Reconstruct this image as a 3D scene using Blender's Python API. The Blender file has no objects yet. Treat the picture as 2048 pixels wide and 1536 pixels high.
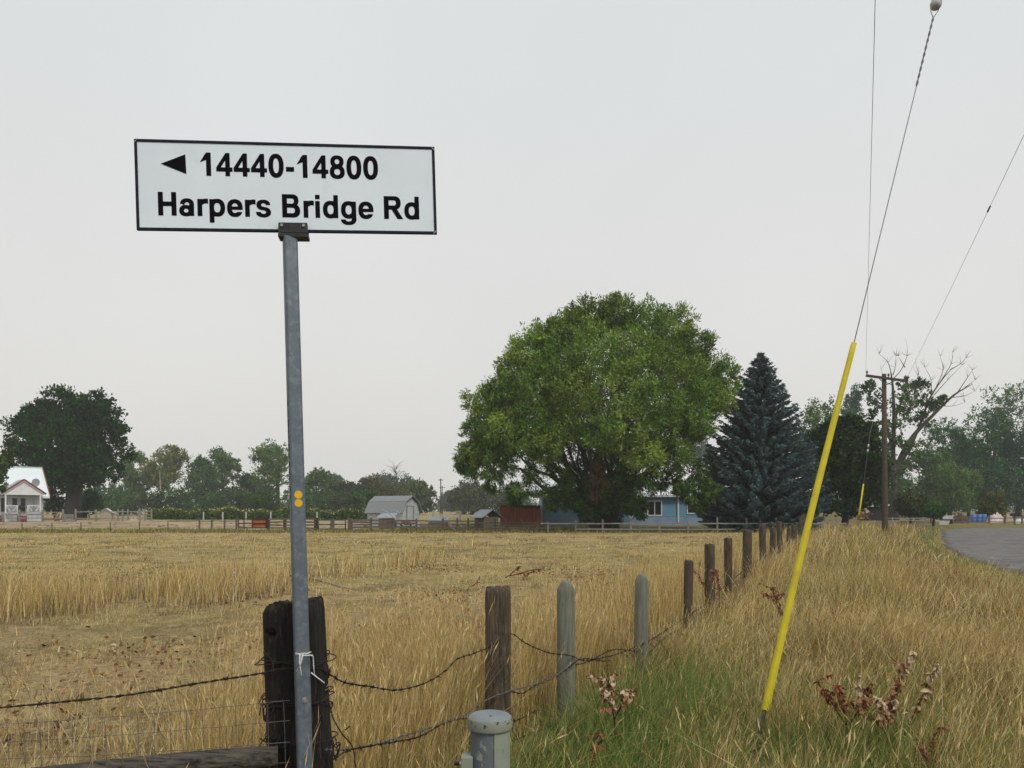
import bpy, math, random
import numpy as np
from mathutils import Vector, Matrix

R = math.radians
random.seed(7)
rng = np.random.default_rng(11)
scene = bpy.context.scene
COL = scene.collection

# ------------------------------------------------------------------ camera
F, CX, HY, H = 1550.0, 1024.0, 1020.0, 1.6      # focal length in photo pixels, centre column, horizon row, eye height
cam = bpy.data.cameras.new('camera')
cam.sensor_width = 36.0
cam.lens = F / 2048.0 * 36.0
cam.shift_y = (HY - 768.0) / 2048.0
cam.clip_start, cam.clip_end = 0.05, 3000.0
cam_o = bpy.data.objects.new('camera', cam)
cam_o.location = (0, 0, H)
cam_o.rotation_euler = (R(90), 0, 0)
COL.objects.link(cam_o)
scene.camera = cam_o

# ------------------------------------------------------------------ sky, sun, exposure
SUN_EL, SUN_AZ = R(47), R(142)     # azimuth measured clockwise from +Y: behind the camera, to the right
world = bpy.data.worlds.new('World'); scene.world = world
world.use_nodes = True
wn, wl = world.node_tree.nodes, world.node_tree.links
wn.clear()
sky = wn.new('ShaderNodeTexSky'); sky.sky_type = 'NISHITA'; sky.sun_disc = False
sky.sun_elevation = SUN_EL; sky.sun_rotation = SUN_AZ
sky.air_density = 2.0; sky.dust_density = 8.0
hsv = wn.new('ShaderNodeHueSaturation'); hsv.inputs['Saturation'].default_value = 0.15
wl.new(sky.outputs[0], hsv.inputs['Color'])
tc = wn.new('ShaderNodeTexCoord'); sx = wn.new('ShaderNodeSeparateXYZ')
wl.new(tc.outputs['Generated'], sx.inputs[0])
ramp = wn.new('ShaderNodeValToRGB')
cr = ramp.color_ramp
cr.elements[0].position = 0.0; cr.elements[0].color = (0.805, 0.785, 0.745, 1)
cr.elements[1].position = 1.0; cr.elements[1].color = (0.76, 0.80, 0.82, 1)
e = cr.elements.new(0.22); e.color = (0.815, 0.810, 0.795, 1)
e = cr.elements.new(0.5); e.color = (0.765, 0.795, 0.80, 1)
wl.new(sx.outputs['Z'], ramp.inputs[0])
cn = wn.new('ShaderNodeTexNoise'); cn.inputs['Scale'].default_value = 2.2; cn.inputs['Detail'].default_value = 4
wl.new(tc.outputs['Generated'], cn.inputs['Vector'])
cm = wn.new('ShaderNodeMapRange'); cm.inputs[1].default_value = 0.3; cm.inputs[2].default_value = 0.7; cm.inputs[3].default_value = 0.97; cm.inputs[4].default_value = 1.03
wl.new(cn.outputs[0], cm.inputs[0])
cx_ = wn.new('ShaderNodeMixRGB'); cx_.blend_type = 'MULTIPLY'; cx_.inputs[0].default_value = 1.0
wl.new(ramp.outputs[0], cx_.inputs[1]); wl.new(cm.outputs[0], cx_.inputs[2])
gain = wn.new('ShaderNodeMixRGB'); gain.blend_type = 'MULTIPLY'; gain.inputs[0].default_value = 1.0
gain.inputs[2].default_value = (10, 10, 10, 1)
wl.new(cx_.outputs[0], gain.inputs[1])
mixs = wn.new('ShaderNodeMixRGB'); mixs.inputs[0].default_value = 0.9
wl.new(hsv.outputs[0], mixs.inputs[1]); wl.new(gain.outputs[0], mixs.inputs[2])
bg = wn.new('ShaderNodeBackground'); bg.inputs['Strength'].default_value = 0.1
wl.new(mixs.outputs[0], bg.inputs['Color'])
wo = wn.new('ShaderNodeOutputWorld'); wl.new(bg.outputs[0], wo.inputs['Surface'])

sun = bpy.data.lights.new('sun', 'SUN'); sun.energy = 1.5; sun.angle = R(10); sun.color = (1.0, 0.96, 0.90)
sun_o = bpy.data.objects.new('sun', sun); COL.objects.link(sun_o)
sd = Vector((math.sin(SUN_AZ) * math.cos(SUN_EL), math.cos(SUN_AZ) * math.cos(SUN_EL), math.sin(SUN_EL)))
sun_o.rotation_euler = sd.to_track_quat('Z', 'Y').to_euler()
sun_o.location = (20, -30, 40)
vs = scene.view_settings
vs.view_transform = 'Standard'; vs.look = 'None'; vs.exposure = 0.0; vs.gamma = 1.0; vs.use_curve_mapping = False
scene.render.engine = 'CYCLES'
cy = scene.cycles
cy.max_bounces = 6; cy.diffuse_bounces = 3; cy.glossy_bounces = 2; cy.transmission_bounces = 3
cy.transparent_max_bounces = 8; cy.volume_bounces = 1
cy.sample_clamp_indirect = 4.0

# ------------------------------------------------------------------ helpers
def P(px, py, d):
    return Vector(((px - CX) / F * d, d, H - (py - HY) / F * d))
def PX(px, d): return (px - CX) / F * d
def PZ(py, d): return H - (py - HY) / F * d

def sstep(a, b, t):
    t = np.clip((np.asarray(t, float) - a) / (b - a), 0, 1)
    return t * t * (3 - 2 * t)
def fence_x(y): return 0.42 * np.asarray(y, float) - 2.1
ROAD_L = np.array([(5.5, -12), (7.2, 0), (9.4, 10), (12.5, 19), (15.9, 27.5), (19.6, 35), (25.0, 45), (32.8, 59), (38.6, 68), (47, 77), (60, 84), (90, 93), (160, 105)], float)
def road_x(y): return np.interp(np.asarray(y, float), ROAD_L[:, 1], ROAD_L[:, 0])
def gz(x, y):
    x = np.asarray(x, float); y = np.asarray(y, float)
    z = 0.35 * np.clip((y - 58) / 30, 0, 1) + 0.002 * np.clip(y - 88, 0, 400)
    xf, xr = fence_x(y), road_x(y)
    bank = sstep(xf - 0.5, xf + 2.0, x) * (1 - sstep(xr - 2.4, xr - 0.2, x)) * sstep(10, 26, y) * (1 - sstep(58, 70, y))
    z = z + 0.22 * bank
    und = 0.03 * np.sin(x * 1.3 + 0.5 * y) + 0.025 * np.sin(0.9 * y - 0.7 * x + 1) + 0.015 * np.sin(2.9 * x + 1.7 * y)
    road_zone = sstep(xr - 1.2, xr - 0.1, x) * (1 - sstep(75, 95, y))
    z = z + und * (1 - road_zone) * (1 - 0.6 * sstep(30, 60, y)) - 0.05 * sstep(xr - 0.5, xr + 0.3, x) * (1 - sstep(xr + 8, xr + 10, x))
    return z
def G(x, y): return float(gz(x, y))

def set_props(o, label=None, cat=None, group=None, kind=None):
    if label: o['label'] = label
    if cat: o['category'] = cat
    if group: o['group'] = group
    if kind: o['kind'] = kind
    return o
def thing(name, label, cat, loc=(0, 0, 0), rz=0.0, group=None):
    o = bpy.data.objects.new(name, None)
    o.empty_display_size = 0.2
    COL.objects.link(o)
    o.location = loc; o.rotation_euler = (0, 0, rz)
    return set_props(o, label, cat, group)

def mesh_np(name, V, Fc, col=None, smooth=False):
    V = np.asarray(V, np.float32).reshape(-1, 3)
    groups = Fc if isinstance(Fc, list) else [Fc]
    groups = [np.asarray(f, np.int32) for f in groups if len(f)]
    me = bpy.data.meshes.new(name)
    me.vertices.add(len(V)); me.vertices.foreach_set('co', V.ravel())
    nl = sum(f.size for f in groups); nf = sum(len(f) for f in groups)
    me.loops.add(nl); me.polygons.add(nf)
    me.loops.foreach_set('vertex_index', np.concatenate([f.ravel() for f in groups]))
    tot = np.concatenate([np.full(len(f), f.shape[1], np.int32) for f in groups])
    start = np.concatenate([[0], np.cumsum(tot)[:-1]]).astype(np.int32)
    me.polygons.foreach_set('loop_start', start)
    me.polygons.foreach_set('loop_total', tot)
    if smooth: me.polygons.foreach_set('use_smooth', np.ones(nf, bool))
    me.update(calc_edges=True)
    if col is not None:
        a = me.color_attributes.new('Col', 'FLOAT_COLOR', 'POINT')
        c = np.ones((len(V), 4), np.float32); c[:, :3] = col
        a.data.foreach_set('color', c.ravel())
    return me
def obj_from(me, name, mat, parent=None, loc=None):
    o = bpy.data.objects.new(name, me)
    COL.objects.link(o)
    if mat is not None and not me.materials: me.materials.append(mat)
    if parent is not None: o.parent = parent
    if loc is not None: o.location = loc
    return o

class MB:
    """collects boxes, tubes and sheets; build() links them as one mesh object"""
    def __init__(s): s.v, s.f = [], []
    def add(s, vs, fs):
        n = len(s.v); s.v += [tuple(v) for v in vs]; s.f += [tuple(i + n for i in f) for f in fs]; return s
    def box(s, c, size, rot=None, bev=0.0):
        hx, hy, hz = size[0] / 2, size[1] / 2, size[2] / 2
        c = Vector(c)
        pts = [Vector((a * hx, b * hy, g * hz)) for g in (-1, 1) for b in (-1, 1) for a in (-1, 1)]
        if rot is not None: pts = [rot @ p for p in pts]
        return s.add([c + p for p in pts], [(0, 2, 3, 1), (4, 5, 7, 6), (0, 1, 5, 4), (2, 6, 7, 3), (0, 4, 6, 2), (1, 3, 7, 5)])
    def beam(s, a, b, w, h, up=(0, 0, 1)):
        a, b = Vector(a), Vector(b); d = b - a; L = d.length; d.normalize()
        upv = Vector(up)
        if abs(d.dot(upv)) > 0.98: upv = Vector((0, 1, 0))
        sx_ = d.cross(upv).normalized(); uz = sx_.cross(d).normalized()
        M = Matrix((sx_, d, uz)).transposed()
        return s.box((a + b) / 2, (w, L, h), M)
    def tube(s, pts, rad, k=8, cap=True):
        pts = [Vector(p) for p in pts]; n = len(pts)
        rads = rad if hasattr(rad, '__len__') else [rad] * n
        vs = []
        ref = Vector((0.31, 0.17, 0.93))
        for i, p in enumerate(pts):
            t = (pts[min(i + 1, n - 1)] - pts[max(i - 1, 0)]).normalized()
            u = t.cross(ref)
            if u.length < 0.1: u = t.cross(Vector((1, 0, 0)))
            u.normalize(); w = t.cross(u)
            for j in range(k):
                a = 2 * math.pi * j / k
                vs.append(p + (u * math.cos(a) + w * math.sin(a)) * rads[i])
        fs = [(i * k + j, i * k + (j + 1) % k, (i + 1) * k + (j + 1) % k, (i + 1) * k + j) for i in range(n - 1) for j in range(k)]
        if cap:
            fs.append(tuple(reversed(range(k)))); fs.append(tuple((n - 1) * k + j for j in range(k)))
        return s.add(vs, fs)
    def lathe(s, prof, c=(0, 0, 0), k=24, a0=0.0, a1=2 * math.pi):
        c = Vector(c); full = abs(a1 - a0 - 2 * math.pi) < 1e-6
        kk = k if full else k + 1
        vs = [c + Vector((r * math.cos(a0 + (a1 - a0) * j / k), r * math.sin(a0 + (a1 - a0) * j / k), z)) for r, z in prof for j in range(kk)]
        fs = []
        for i in range(len(prof) - 1):
            for j in range(k):
                j2 = (j + 1) % kk
                fs.append((i * kk + j, i * kk + j2, (i + 1) * kk + j2, (i + 1) * kk + j))
        return s.add(vs, fs)
    def prism(s, poly, ax, length, c=(0, 0, 0)):
        """poly: list of 2-D points in the plane normal to ax ('x' or 'y'), extruded by length from 0"""
        c = Vector(c); n = len(poly)
        f = (lambda t, p: Vector((t, p[0], p[1]))) if ax == 'x' else (lambda t, p: Vector((p[0], t, p[1])))
        vs = [c + f(0, p) for p in poly] + [c + f(length, p) for p in poly]
        fs = [tuple(range(n)), tuple(range(2 * n - 1, n - 1, -1))] + [(i, (i + 1) % n, n + (i + 1) % n, n + i) for i in range(n)]
        return s.add(vs, fs)
    def build(s, name, mat, parent=None, off=None, smooth=False, bevel=0.0):
        me = bpy.data.meshes.new(name)
        v = s.v if off is None else [tuple(Vector(p) - Vector(off)) for p in s.v]
        me.from_pydata(v, [], s.f); me.update()
        import bmesh
        bm = bmesh.new(); bm.from_mesh(me); bmesh.ops.recalc_face_normals(bm, faces=bm.faces)
        if bevel > 0:
            bmesh.ops.bevel(bm, geom=[e for e in bm.edges if e.is_manifold and e.calc_face_angle(0) > 0.6], offset=bevel, segments=2, affect='EDGES', profile=0.6)
        bm.to_mesh(me); bm.free()
        if smooth: me.polygons.foreach_set('use_smooth', [True] * len(me.polygons))
        return obj_from(me, name, mat, parent)

# ------------------------------------------------------------------ materials
def new_mat(name):
    m = bpy.data.materials.new(name); m.use_nodes = True
    nt = m.node_tree; nt.nodes.clear()
    out = nt.nodes.new('ShaderNodeOutputMaterial')
    return m, nt.nodes, nt.links, out
def noise_mix(n, l, c1, c2, scale, vec=None, detail=6, lo=0.35, hi=0.65, stretch=None):
    if vec is None:
        t = n.new('ShaderNodeTexCoord'); vec = t.outputs['Object']
    if stretch:
        mp = n.new('ShaderNodeMapping'); mp.inputs['Scale'].default_value = stretch
        l.new(vec, mp.inputs[0]); vec = mp.outputs[0]
    nz = n.new('ShaderNodeTexNoise'); nz.inputs['Scale'].default_value = scale; nz.inputs['Detail'].default_value = detail
    nz.inputs['Roughness'].default_value = 0.62
    l.new(vec, nz.inputs['Vector'])
    rp = n.new('ShaderNodeMapRange'); rp.inputs[1].default_value = lo; rp.inputs[2].default_value = hi
    l.new(nz.outputs[0], rp.inputs[0])
    mx = n.new('ShaderNodeMixRGB')
    l.new(rp.outputs[0], mx.inputs[0])
    for i, c in ((1, c1), (2, c2)):
        if hasattr(c, 'is_linked'): l.new(c, mx.inputs[i])
        else: mx.inputs[i].default_value = (*c, 1)
    return mx.outputs[0], nz.outputs[0]
def surf(name, c1, c2=None, scale=8, rough=0.8, metal=0.0, bump=0.0, stretch=None, c3=None, scale3=30, spec=0.3, bdist=0.01, lo=0.35, hi=0.65, lo3=0.5, hi3=0.7):
    m, n, l, out = new_mat(name)
    b = n.new('ShaderNodeBsdfPrincipled'); b.inputs['Roughness'].default_value = rough; b.inputs['Metallic'].default_value = metal
    b.inputs['Specular IOR Level'].default_value = spec
    if c2 is None: c2 = tuple(x * 0.78 for x in c1)
    c, f = noise_mix(n, l, c1, c2, scale, stretch=stretch, lo=lo, hi=hi)
    if c3 is not None: c, f2 = noise_mix(n, l, c, c3, scale3, stretch=stretch, lo=lo3, hi=hi3)
    l.new(c, b.inputs['Base Color'])
    if bump > 0:
        bp = n.new('ShaderNodeBump'); bp.inputs['Strength'].default_value = bump; bp.inputs['Distance'].default_value = bdist
        l.new(f, bp.inputs['Height']); l.new(bp.outputs[0], b.inputs['Normal'])
    l.new(b.outputs[0], out.inputs[0])
    return m
def foliage(name, transl=0.35, rough=0.75):
    """leaf colour comes from each leaf's own colour attribute; part of the light passes through"""
    m, n, l, out = new_mat(name)
    at = n.new('ShaderNodeVertexColor'); at.layer_name = 'Col'
    d = n.new('ShaderNodeBsdfDiffuse'); t = n.new('ShaderNodeBsdfTranslucent')
    mx = n.new('ShaderNodeMixShader'); mx.inputs[0].default_value = transl
    l.new(at.outputs[0], d.inputs[0]); l.new(at.outputs[0], t.inputs[0])
    l.new(d.outputs[0], mx.inputs[1]); l.new(t.outputs[0], mx.inputs[2])
    l.new(mx.outputs[0], out.inputs[0])
    return m

M_LEAF = foliage('leaf', 0.2)
M_GRASS = foliage('grass_blade', 0.14)
M_BARK = surf('bark', (0.075, 0.06, 0.045), (0.035, 0.028, 0.022), 6, 0.95, bump=0.6, stretch=(3, 3, 0.6))
M_BIRCH = surf('pale_bark', (0.42, 0.40, 0.36), (0.16, 0.14, 0.12), 3, 0.9, stretch=(1, 1, 2.5))
M_DEADWOOD = surf('dead_wood', (0.095, 0.08, 0.065), (0.05, 0.042, 0.035), 5, 0.9)
M_DARKPOST = surf('dark_weathered_timber', (0.022, 0.018, 0.015), (0.007, 0.006, 0.0055), 16, 0.9, bump=1.0, stretch=(5, 5, 0.5), c3=(0.095, 0.07, 0.047), scale3=20, bdist=0.012, lo3=0.56, hi3=0.78)
M_POST_BROWN = surf('brown_weathered_timber', (0.115, 0.085, 0.055), (0.035, 0.028, 0.021), 14, 0.9, bump=1.0, stretch=(4, 4, 0.45), c3=(0.20, 0.18, 0.15), scale3=22, bdist=0.01, lo3=0.55, hi3=0.75)
M_POST_GREY = surf('green_grey_timber', (0.21, 0.215, 0.165), (0.125, 0.13, 0.105), 12, 0.9, bump=0.8, stretch=(4, 4, 0.4), c3=(0.075, 0.072, 0.058), scale3=26, bdist=0.006, lo3=0.58, hi3=0.75)
M_POST_FAR = surf('old_brown_timber', (0.10, 0.078, 0.055), (0.045, 0.036, 0.028), 10, 0.95, bump=0.6, stretch=(3, 3, 0.5), c3=(0.20, 0.185, 0.15), scale3=9, lo3=0.58, hi3=0.8)
M_LOG = surf('grey_log', (0.12, 0.105, 0.085), (0.022, 0.019, 0.016), 14, 0.95, bump=1.0, stretch=(0.4, 5, 5), bdist=0.012)
M_GALV = surf('galvanised_steel', (0.115, 0.14, 0.165), (0.085, 0.105, 0.125), 18, 0.55, 0.3, c3=(0.16, 0.185, 0.205), scale3=45, bump=0.08, spec=0.4)
M_GALV_DARK = surf('dull_steel', (0.12, 0.125, 0.13), (0.07, 0.07, 0.075), 30, 0.5, 0.6)
M_SIGN = surf('sign_white', (0.755, 0.835, 0.89), (0.715, 0.79, 0.845), 3.0, 0.42, spec=0.35, c3=(0.62, 0.68, 0.70), scale3=9, lo3=0.60, hi3=0.85)
M_INK = surf('black_vinyl', (0.007, 0.007, 0.010), (0.005, 0.005, 0.008), 20, 0.8, spec=0.06)
M_FRAME = surf('dark_edge_trim', (0.018, 0.020, 0.036), (0.009, 0.010, 0.018), 25, 0.6, spec=0.15)
M_BRACKET = surf('cast_bracket', (0.04, 0.043, 0.04), (0.02, 0.022, 0.02), 40, 0.6, bump=0.2)
M_BOLT = surf('zinc_bolt', (0.45, 0.46, 0.46), (0.25, 0.25, 0.25), 60, 0.4, 0.7)
M_YELLOWDOT = surf('yellow_reflector', (0.80, 0.48, 0.012), (0.72, 0.42, 0.01), 60, 0.4)
M_GUARD = surf('yellow_plastic', (0.62, 0.52, 0.022), (0.54, 0.45, 0.022), 9, 0.55, spec=0.25, c3=(0.36, 0.29, 0.05), scale3=7, lo3=0.52, hi3=0.78)
M_RUSTWIRE = surf('rusty_wire', (0.035, 0.025, 0.02), (0.018, 0.013, 0.011), 60, 0.85)
M_GREYWIRE = surf('grey_wire', (0.19, 0.18, 0.17), (0.10, 0.095, 0.09), 50, 0.6, 0.2)
M_WHITEWIRE = surf('white_tie', (0.72, 0.72, 0.70), (0.6, 0.6, 0.58), 40, 0.6)
M_CABLE = surf('steel_strand', (0.24, 0.24, 0.24), (0.16, 0.16, 0.16), 60, 0.6, 0.3)
M_PORC = surf('porcelain', (0.52, 0.53, 0.53), (0.40, 0.41, 0.41), 10, 0.4)
M_RUST = surf('rust_brown', (0.10, 0.05, 0.03), (0.055, 0.03, 0.022), 20, 0.85)
M_BLACK = surf('black_plastic', (0.012, 0.012, 0.014), (0.008, 0.008, 0.01), 10, 0.5)
M_PEDL = surf('flaking_grey_paint', (0.155, 0.175, 0.195), (0.115, 0.135, 0.155), 9, 0.7, c3=(0.30, 0.325, 0.25), scale3=17, bump=0.3, bdist=0.002, lo3=0.60, hi3=0.64)
M_PEDR = surf('pale_green_paint', (0.275, 0.305, 0.235), (0.235, 0.265, 0.21), 10, 0.65, c3=(0.12, 0.135, 0.125), scale3=20, bump=0.2, bdist=0.002, lo3=0.66, hi3=0.72)
M_CAP = surf('cap_paint', (0.20, 0.23, 0.245), (0.165, 0.19, 0.20), 12, 0.6, c3=(0.23, 0.25, 0.21), scale3=10)
M_CAPBAND = surf('cap_rim_paint', (0.24, 0.25, 0.18), (0.20, 0.22, 0.19), 14, 0.65, c3=(0.05, 0.052, 0.045), scale3=38, bump=0.3, bdist=0.002, lo3=0.60, hi3=0.64)
M_GREYRAIL = surf('silvered_rail', (0.30, 0.29, 0.255), (0.19, 0.18, 0.16), 5, 0.9, stretch=(1, 3, 3))
M_BROWNRAIL = surf('brown_rail', (0.16, 0.13, 0.10), (0.09, 0.072, 0.058), 5, 0.9)
M_DARKRAIL = surf('dark_rail', (0.05, 0.04, 0.032), (0.028, 0.022, 0.018), 6, 0.9)
M_WHITE = surf('white_paint', (0.74, 0.74, 0.75), (0.66, 0.66, 0.67), 2, 0.7)
M_WROOF = surf('white_metal_roof', (0.74, 0.80, 0.80), (0.68, 0.74, 0.75), 1.5, 0.5)
M_REDTRIM = surf('red_trim', (0.28, 0.06, 0.05), (0.20, 0.045, 0.04), 4, 0.7)
M_BROWNTRIM = surf('rust_trim', (0.34, 0.14, 0.08), (0.25, 0.10, 0.06), 4, 0.8)
M_GLASS = surf('dark_window', (0.02, 0.024, 0.028), (0.012, 0.014, 0.018), 3, 0.12, spec=0.5)
M_BLUE = surf('blue_siding', (0.155, 0.35, 0.50), (0.13, 0.31, 0.45), 1.2, 0.75)
M_BLUELOW = surf('grey_blue_skirting', (0.26, 0.36, 0.48), (0.22, 0.30, 0.41), 1.4, 0.8)
M_SHINGLE = surf('grey_shingle', (0.27, 0.28, 0.29), (0.19, 0.20, 0.21), 12, 0.95, bump=0.4)
M_SHEDWALL = surf('chalky_white_boards', (0.56, 0.57, 0.58), (0.42, 0.43, 0.44), 2.5, 0.85)
M_TAN = surf('tan_board', (0.40, 0.33, 0.22), (0.33, 0.27, 0.18), 3, 0.9)
M_PINKTAN = surf('bare_plywood', (0.34, 0.25, 0.19), (0.27, 0.20, 0.15), 3, 0.9)
M_SHEETMETAL = surf('sheet_metal', (0.36, 0.41, 0.44), (0.26, 0.30, 0.33), 4, 0.45, 0.3)
M_REDBARN = surf('red_barn_boards', (0.30, 0.075, 0.035), (0.19, 0.055, 0.03), 2, 0.9, stretch=(4, 4, 0.5), c3=(0.13, 0.06, 0.04), scale3=4)
M_ORANGE = surf('orange_sheet', (0.42, 0.13, 0.03), (0.33, 0.10, 0.025), 3, 0.8)
M_REDPIPE = surf('dark_red_pipe', (0.07, 0.022, 0.018), (0.04, 0.016, 0.014), 5, 0.7)
M_GREENPIPE = surf('dark_green_pipe', (0.05, 0.085, 0.06), (0.035, 0.06, 0.042), 5, 0.7)
M_BARREL = surf('blue_plastic', (0.10, 0.22, 0.52), (0.08, 0.18, 0.44), 3, 0.5)
M_TARP = surf('pale_tarp', (0.62, 0.52, 0.48), (0.52, 0.44, 0.40), 3, 0.7)
M_CREAM = surf('cream_plastic', (0.66, 0.66, 0.62), (0.55, 0.55, 0.52), 3, 0.6)
M_FUR = surf('ginger_fur', (0.32, 0.15, 0.06), (0.25, 0.11, 0.045), 6, 0.95)
M_TWIG = surf('dry_twig', (0.30, 0.24, 0.17), (0.18, 0.14, 0.10), 20, 0.9)
M_STEM = surf('brown_stem', (0.085, 0.04, 0.022), (0.05, 0.026, 0.016), 20, 0.9)
M_DRYLEAF = surf('russet_dry_leaf', (0.33, 0.15, 0.068), (0.20, 0.085, 0.042), 3, 0.85, c3=(0.44, 0.26, 0.14), scale3=2)
M_PALELEAF = surf('bleached_dry_leaf', (0.56, 0.45, 0.29), (0.42, 0.30, 0.17), 3, 0.85, c3=(0.32, 0.16, 0.075), scale3=2)
M_REDLEAF = surf('red_dry_leaf', (0.32, 0.10, 0.045), (0.22, 0.065, 0.035), 25, 0.85)

# ------------------------------------------------------------------ ground
def spaced(lo, hi, fine, grow, mx):
    v = [0.0]; st = fine
    while v[-1] < hi: v.append(v[-1] + st); st = min(st * grow, mx)
    w = [0.0]; st = fine
    while w[-1] > lo: w.append(w[-1] - st); st = min(st * grow, mx)
    return np.array(sorted(set(w + v)))
gxs = spaced(-420, 420, 0.28, 1.04, 24); gys = spaced(-60, 560, 0.28, 1.03, 24)
GX, GY = np.meshgrid(gxs, gys)
GZ = gz(GX, GY)
nx, ny = len(gxs), len(gys)
idx = np.arange(nx * ny).reshape(ny, nx)
quads = np.stack([idx[:-1, :-1].ravel(), idx[:-1, 1:].ravel(), idx[1:, 1:].ravel(), idx[1:, :-1].ravel()], 1)
def zone_colour(x, y):
    """earth colour by place: dry field, trodden paddock, greener verge, thatch darkened for shade"""
    x = np.asarray(x, float); y = np.asarray(y, float)
    c = np.empty(x.shape + (3,))
    field = np.array((0.37, 0.285, 0.13)); soil = np.array((0.29, 0.215, 0.115))
    near = 1 - sstep(9, 22, y)
    c[:] = field * (1 - near[..., None]) + soil * near[..., None]
    pale = sstep(30, 46, y) * 0.4
    c = c * (1 - pale[..., None]) + np.array((0.42, 0.325, 0.155)) * pale[..., None]
    gy_ = 57.0 + 0.0 * x
    green = np.exp(-((y - gy_) / 2.4) ** 2) * (1 - sstep(2, 14, x)) * 0.9
    c = c * (1 - green[..., None]) + np.array((0.20, 0.185, 0.05)) * green[..., None]
    pad = sstep(60, 63, y) * (1 - sstep(88, 94, y)) * (1 - sstep(-14, -4, x))
    c = c * (1 - pad[..., None]) + np.array((0.40, 0.315, 0.225)) * pad[..., None]
    yard = sstep(57, 60, y) * sstep(-14, -4, x)
    c = c * (1 - yard[..., None]) + np.array((0.17, 0.15, 0.065)) * yard[..., None]
    xf = fence_x(y); xr = road_x(y)
    th = sstep(xf - 1.9, xf - 1.2, x) * (1 - sstep(xr - 1.2, xr - .3, x)) * (1 - sstep(60, 66, y))
    c = c * (1 - th[..., None]) + np.array((0.13, 0.095, 0.048)) * th[..., None]  # thatch brown, darkened under tall grass so the gaps read as shade
    verge = np.exp(-((x - xr + 0.5) / 1.0) ** 2) * (y < 74)
    c = c * (1 - 0.75 * verge[..., None]) + np.array((0.13, 0.14, 0.045)) * 0.75 * verge[..., None]
    return c
gcol = zone_colour(GX, GY).reshape(-1, 3)
def ground_material():
    m, n, l, out = new_mat('dry_field')
    at = n.new('ShaderNodeVertexColor'); at.layer_name = 'Col'
    geo = n.new('ShaderNodeNewGeometry')
    c, f = noise_mix(n, l, at.outputs[0], (0.20, 0.185, 0.07), 0.22, geo.outputs['Position'], 5, 0.46, 0.72)
    c, f = noise_mix(n, l, c, (0.13, 0.088, 0.05), 0.6, geo.outputs['Position'], 7, 0.47, 0.72)
    c, f = noise_mix(n, l, c, (0.46, 0.37, 0.20), 3.0, geo.outputs['Position'], 8, 0.48, 0.80)
    c, f = noise_mix(n, l, c, (0.085, 0.062, 0.04), 14.0, geo.outputs['Position'], 8, 0.50, 0.72)
    b = n.new('ShaderNodeBsdfDiffuse'); b.inputs['Roughness'].default_value = 0.9
    l.new(c, b.inputs[0])
    bp = n.new('ShaderNodeBump'); bp.inputs['Strength'].default_value = 0.9; bp.inputs['Distance'].default_value = 0.05
    l.new(f, bp.inputs['Height']); l.new(bp.outputs[0], b.inputs['Normal'])
    l.new(b.outputs[0], out.inputs[0])
    return m
ground = obj_from(mesh_np('ground', np.stack([GX, GY, GZ], -1).reshape(-1, 3), quads, gcol, True), 'ground', ground_material())
set_props(ground, kind='structure')

# ------------------------------------------------------------------ road
def catmull(pts, n=8):
    pts = [np.array(p, float) for p in pts]
    q = [2 * pts[0] - pts[1]] + pts + [2 * pts[-1] - pts[-2]]
    out = []
    for i in range(1, len(q) - 2):
        for t in np.linspace(0, 1, n, endpoint=False):
            a, b, c, d = q[i - 1], q[i], q[i + 1], q[i + 2]
            out.append(0.5 * (2 * b + (c - a) * t + (2 * a - 5 * b + 4 * c - d) * t * t + (3 * b - a - 3 * c + d) * t ** 3))
    out.append(pts[-1])
    return np.array(out)
rl = catmull(ROAD_L, 10)
tan = np.gradient(rl, axis=0); tan /= np.linalg.norm(tan, axis=1)[:, None]
nor = np.stack([tan[:, 1], -tan[:, 0]], 1)
prof = [(0, -0.10), (0.02, 0.0), (0.35, 0.02), (1.8, 0.045), (3.5, 0.06), (5.2, 0.045), (6.6, 0.02), (6.98, 0.0), (7.0, -0.1)]
edge_wob = 0.10 * np.sin(np.arange(len(rl)) * 1.7) + 0.06 * np.sin(np.arange(len(rl)) * 0.61)
rv = []
for o_, z_ in prof:
    p_ = rl + nor * (o_ + (edge_wob[:, None] if o_ < 0.5 else 0))
    rv.append(np.column_stack([p_, np.maximum(gz(rl[:, 0] - 2.0, rl[:, 1]) * 0.0 + 0.35 * np.clip((rl[:, 1] - 58) / 30, 0, 1) * sstep(70, 90, rl[:, 1]), 0) + z_]))
rv = np.array(rv); k_, m_ = rv.shape[:2]
ii = np.arange(k_ * m_).reshape(k_, m_)
rq = np.stack([ii[:-1, :-1].ravel(), ii[1:, :-1].ravel(), ii[1:, 1:].ravel(), ii[:-1, 1:].ravel()], 1)
M_ROAD = surf('worn_asphalt', (0.185, 0.172, 0.162), (0.115, 0.108, 0.103), 0.9, 0.97, bump=0.35, c3=(0.235, 0.22, 0.205), scale3=3.0, bdist=0.006, spec=0.08, stretch=(1, .35, 1))
road = obj_from(mesh_np('road', rv.reshape(-1, 3), rq, None, True), 'road', M_ROAD)
set_props(road, kind='structure')

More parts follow.
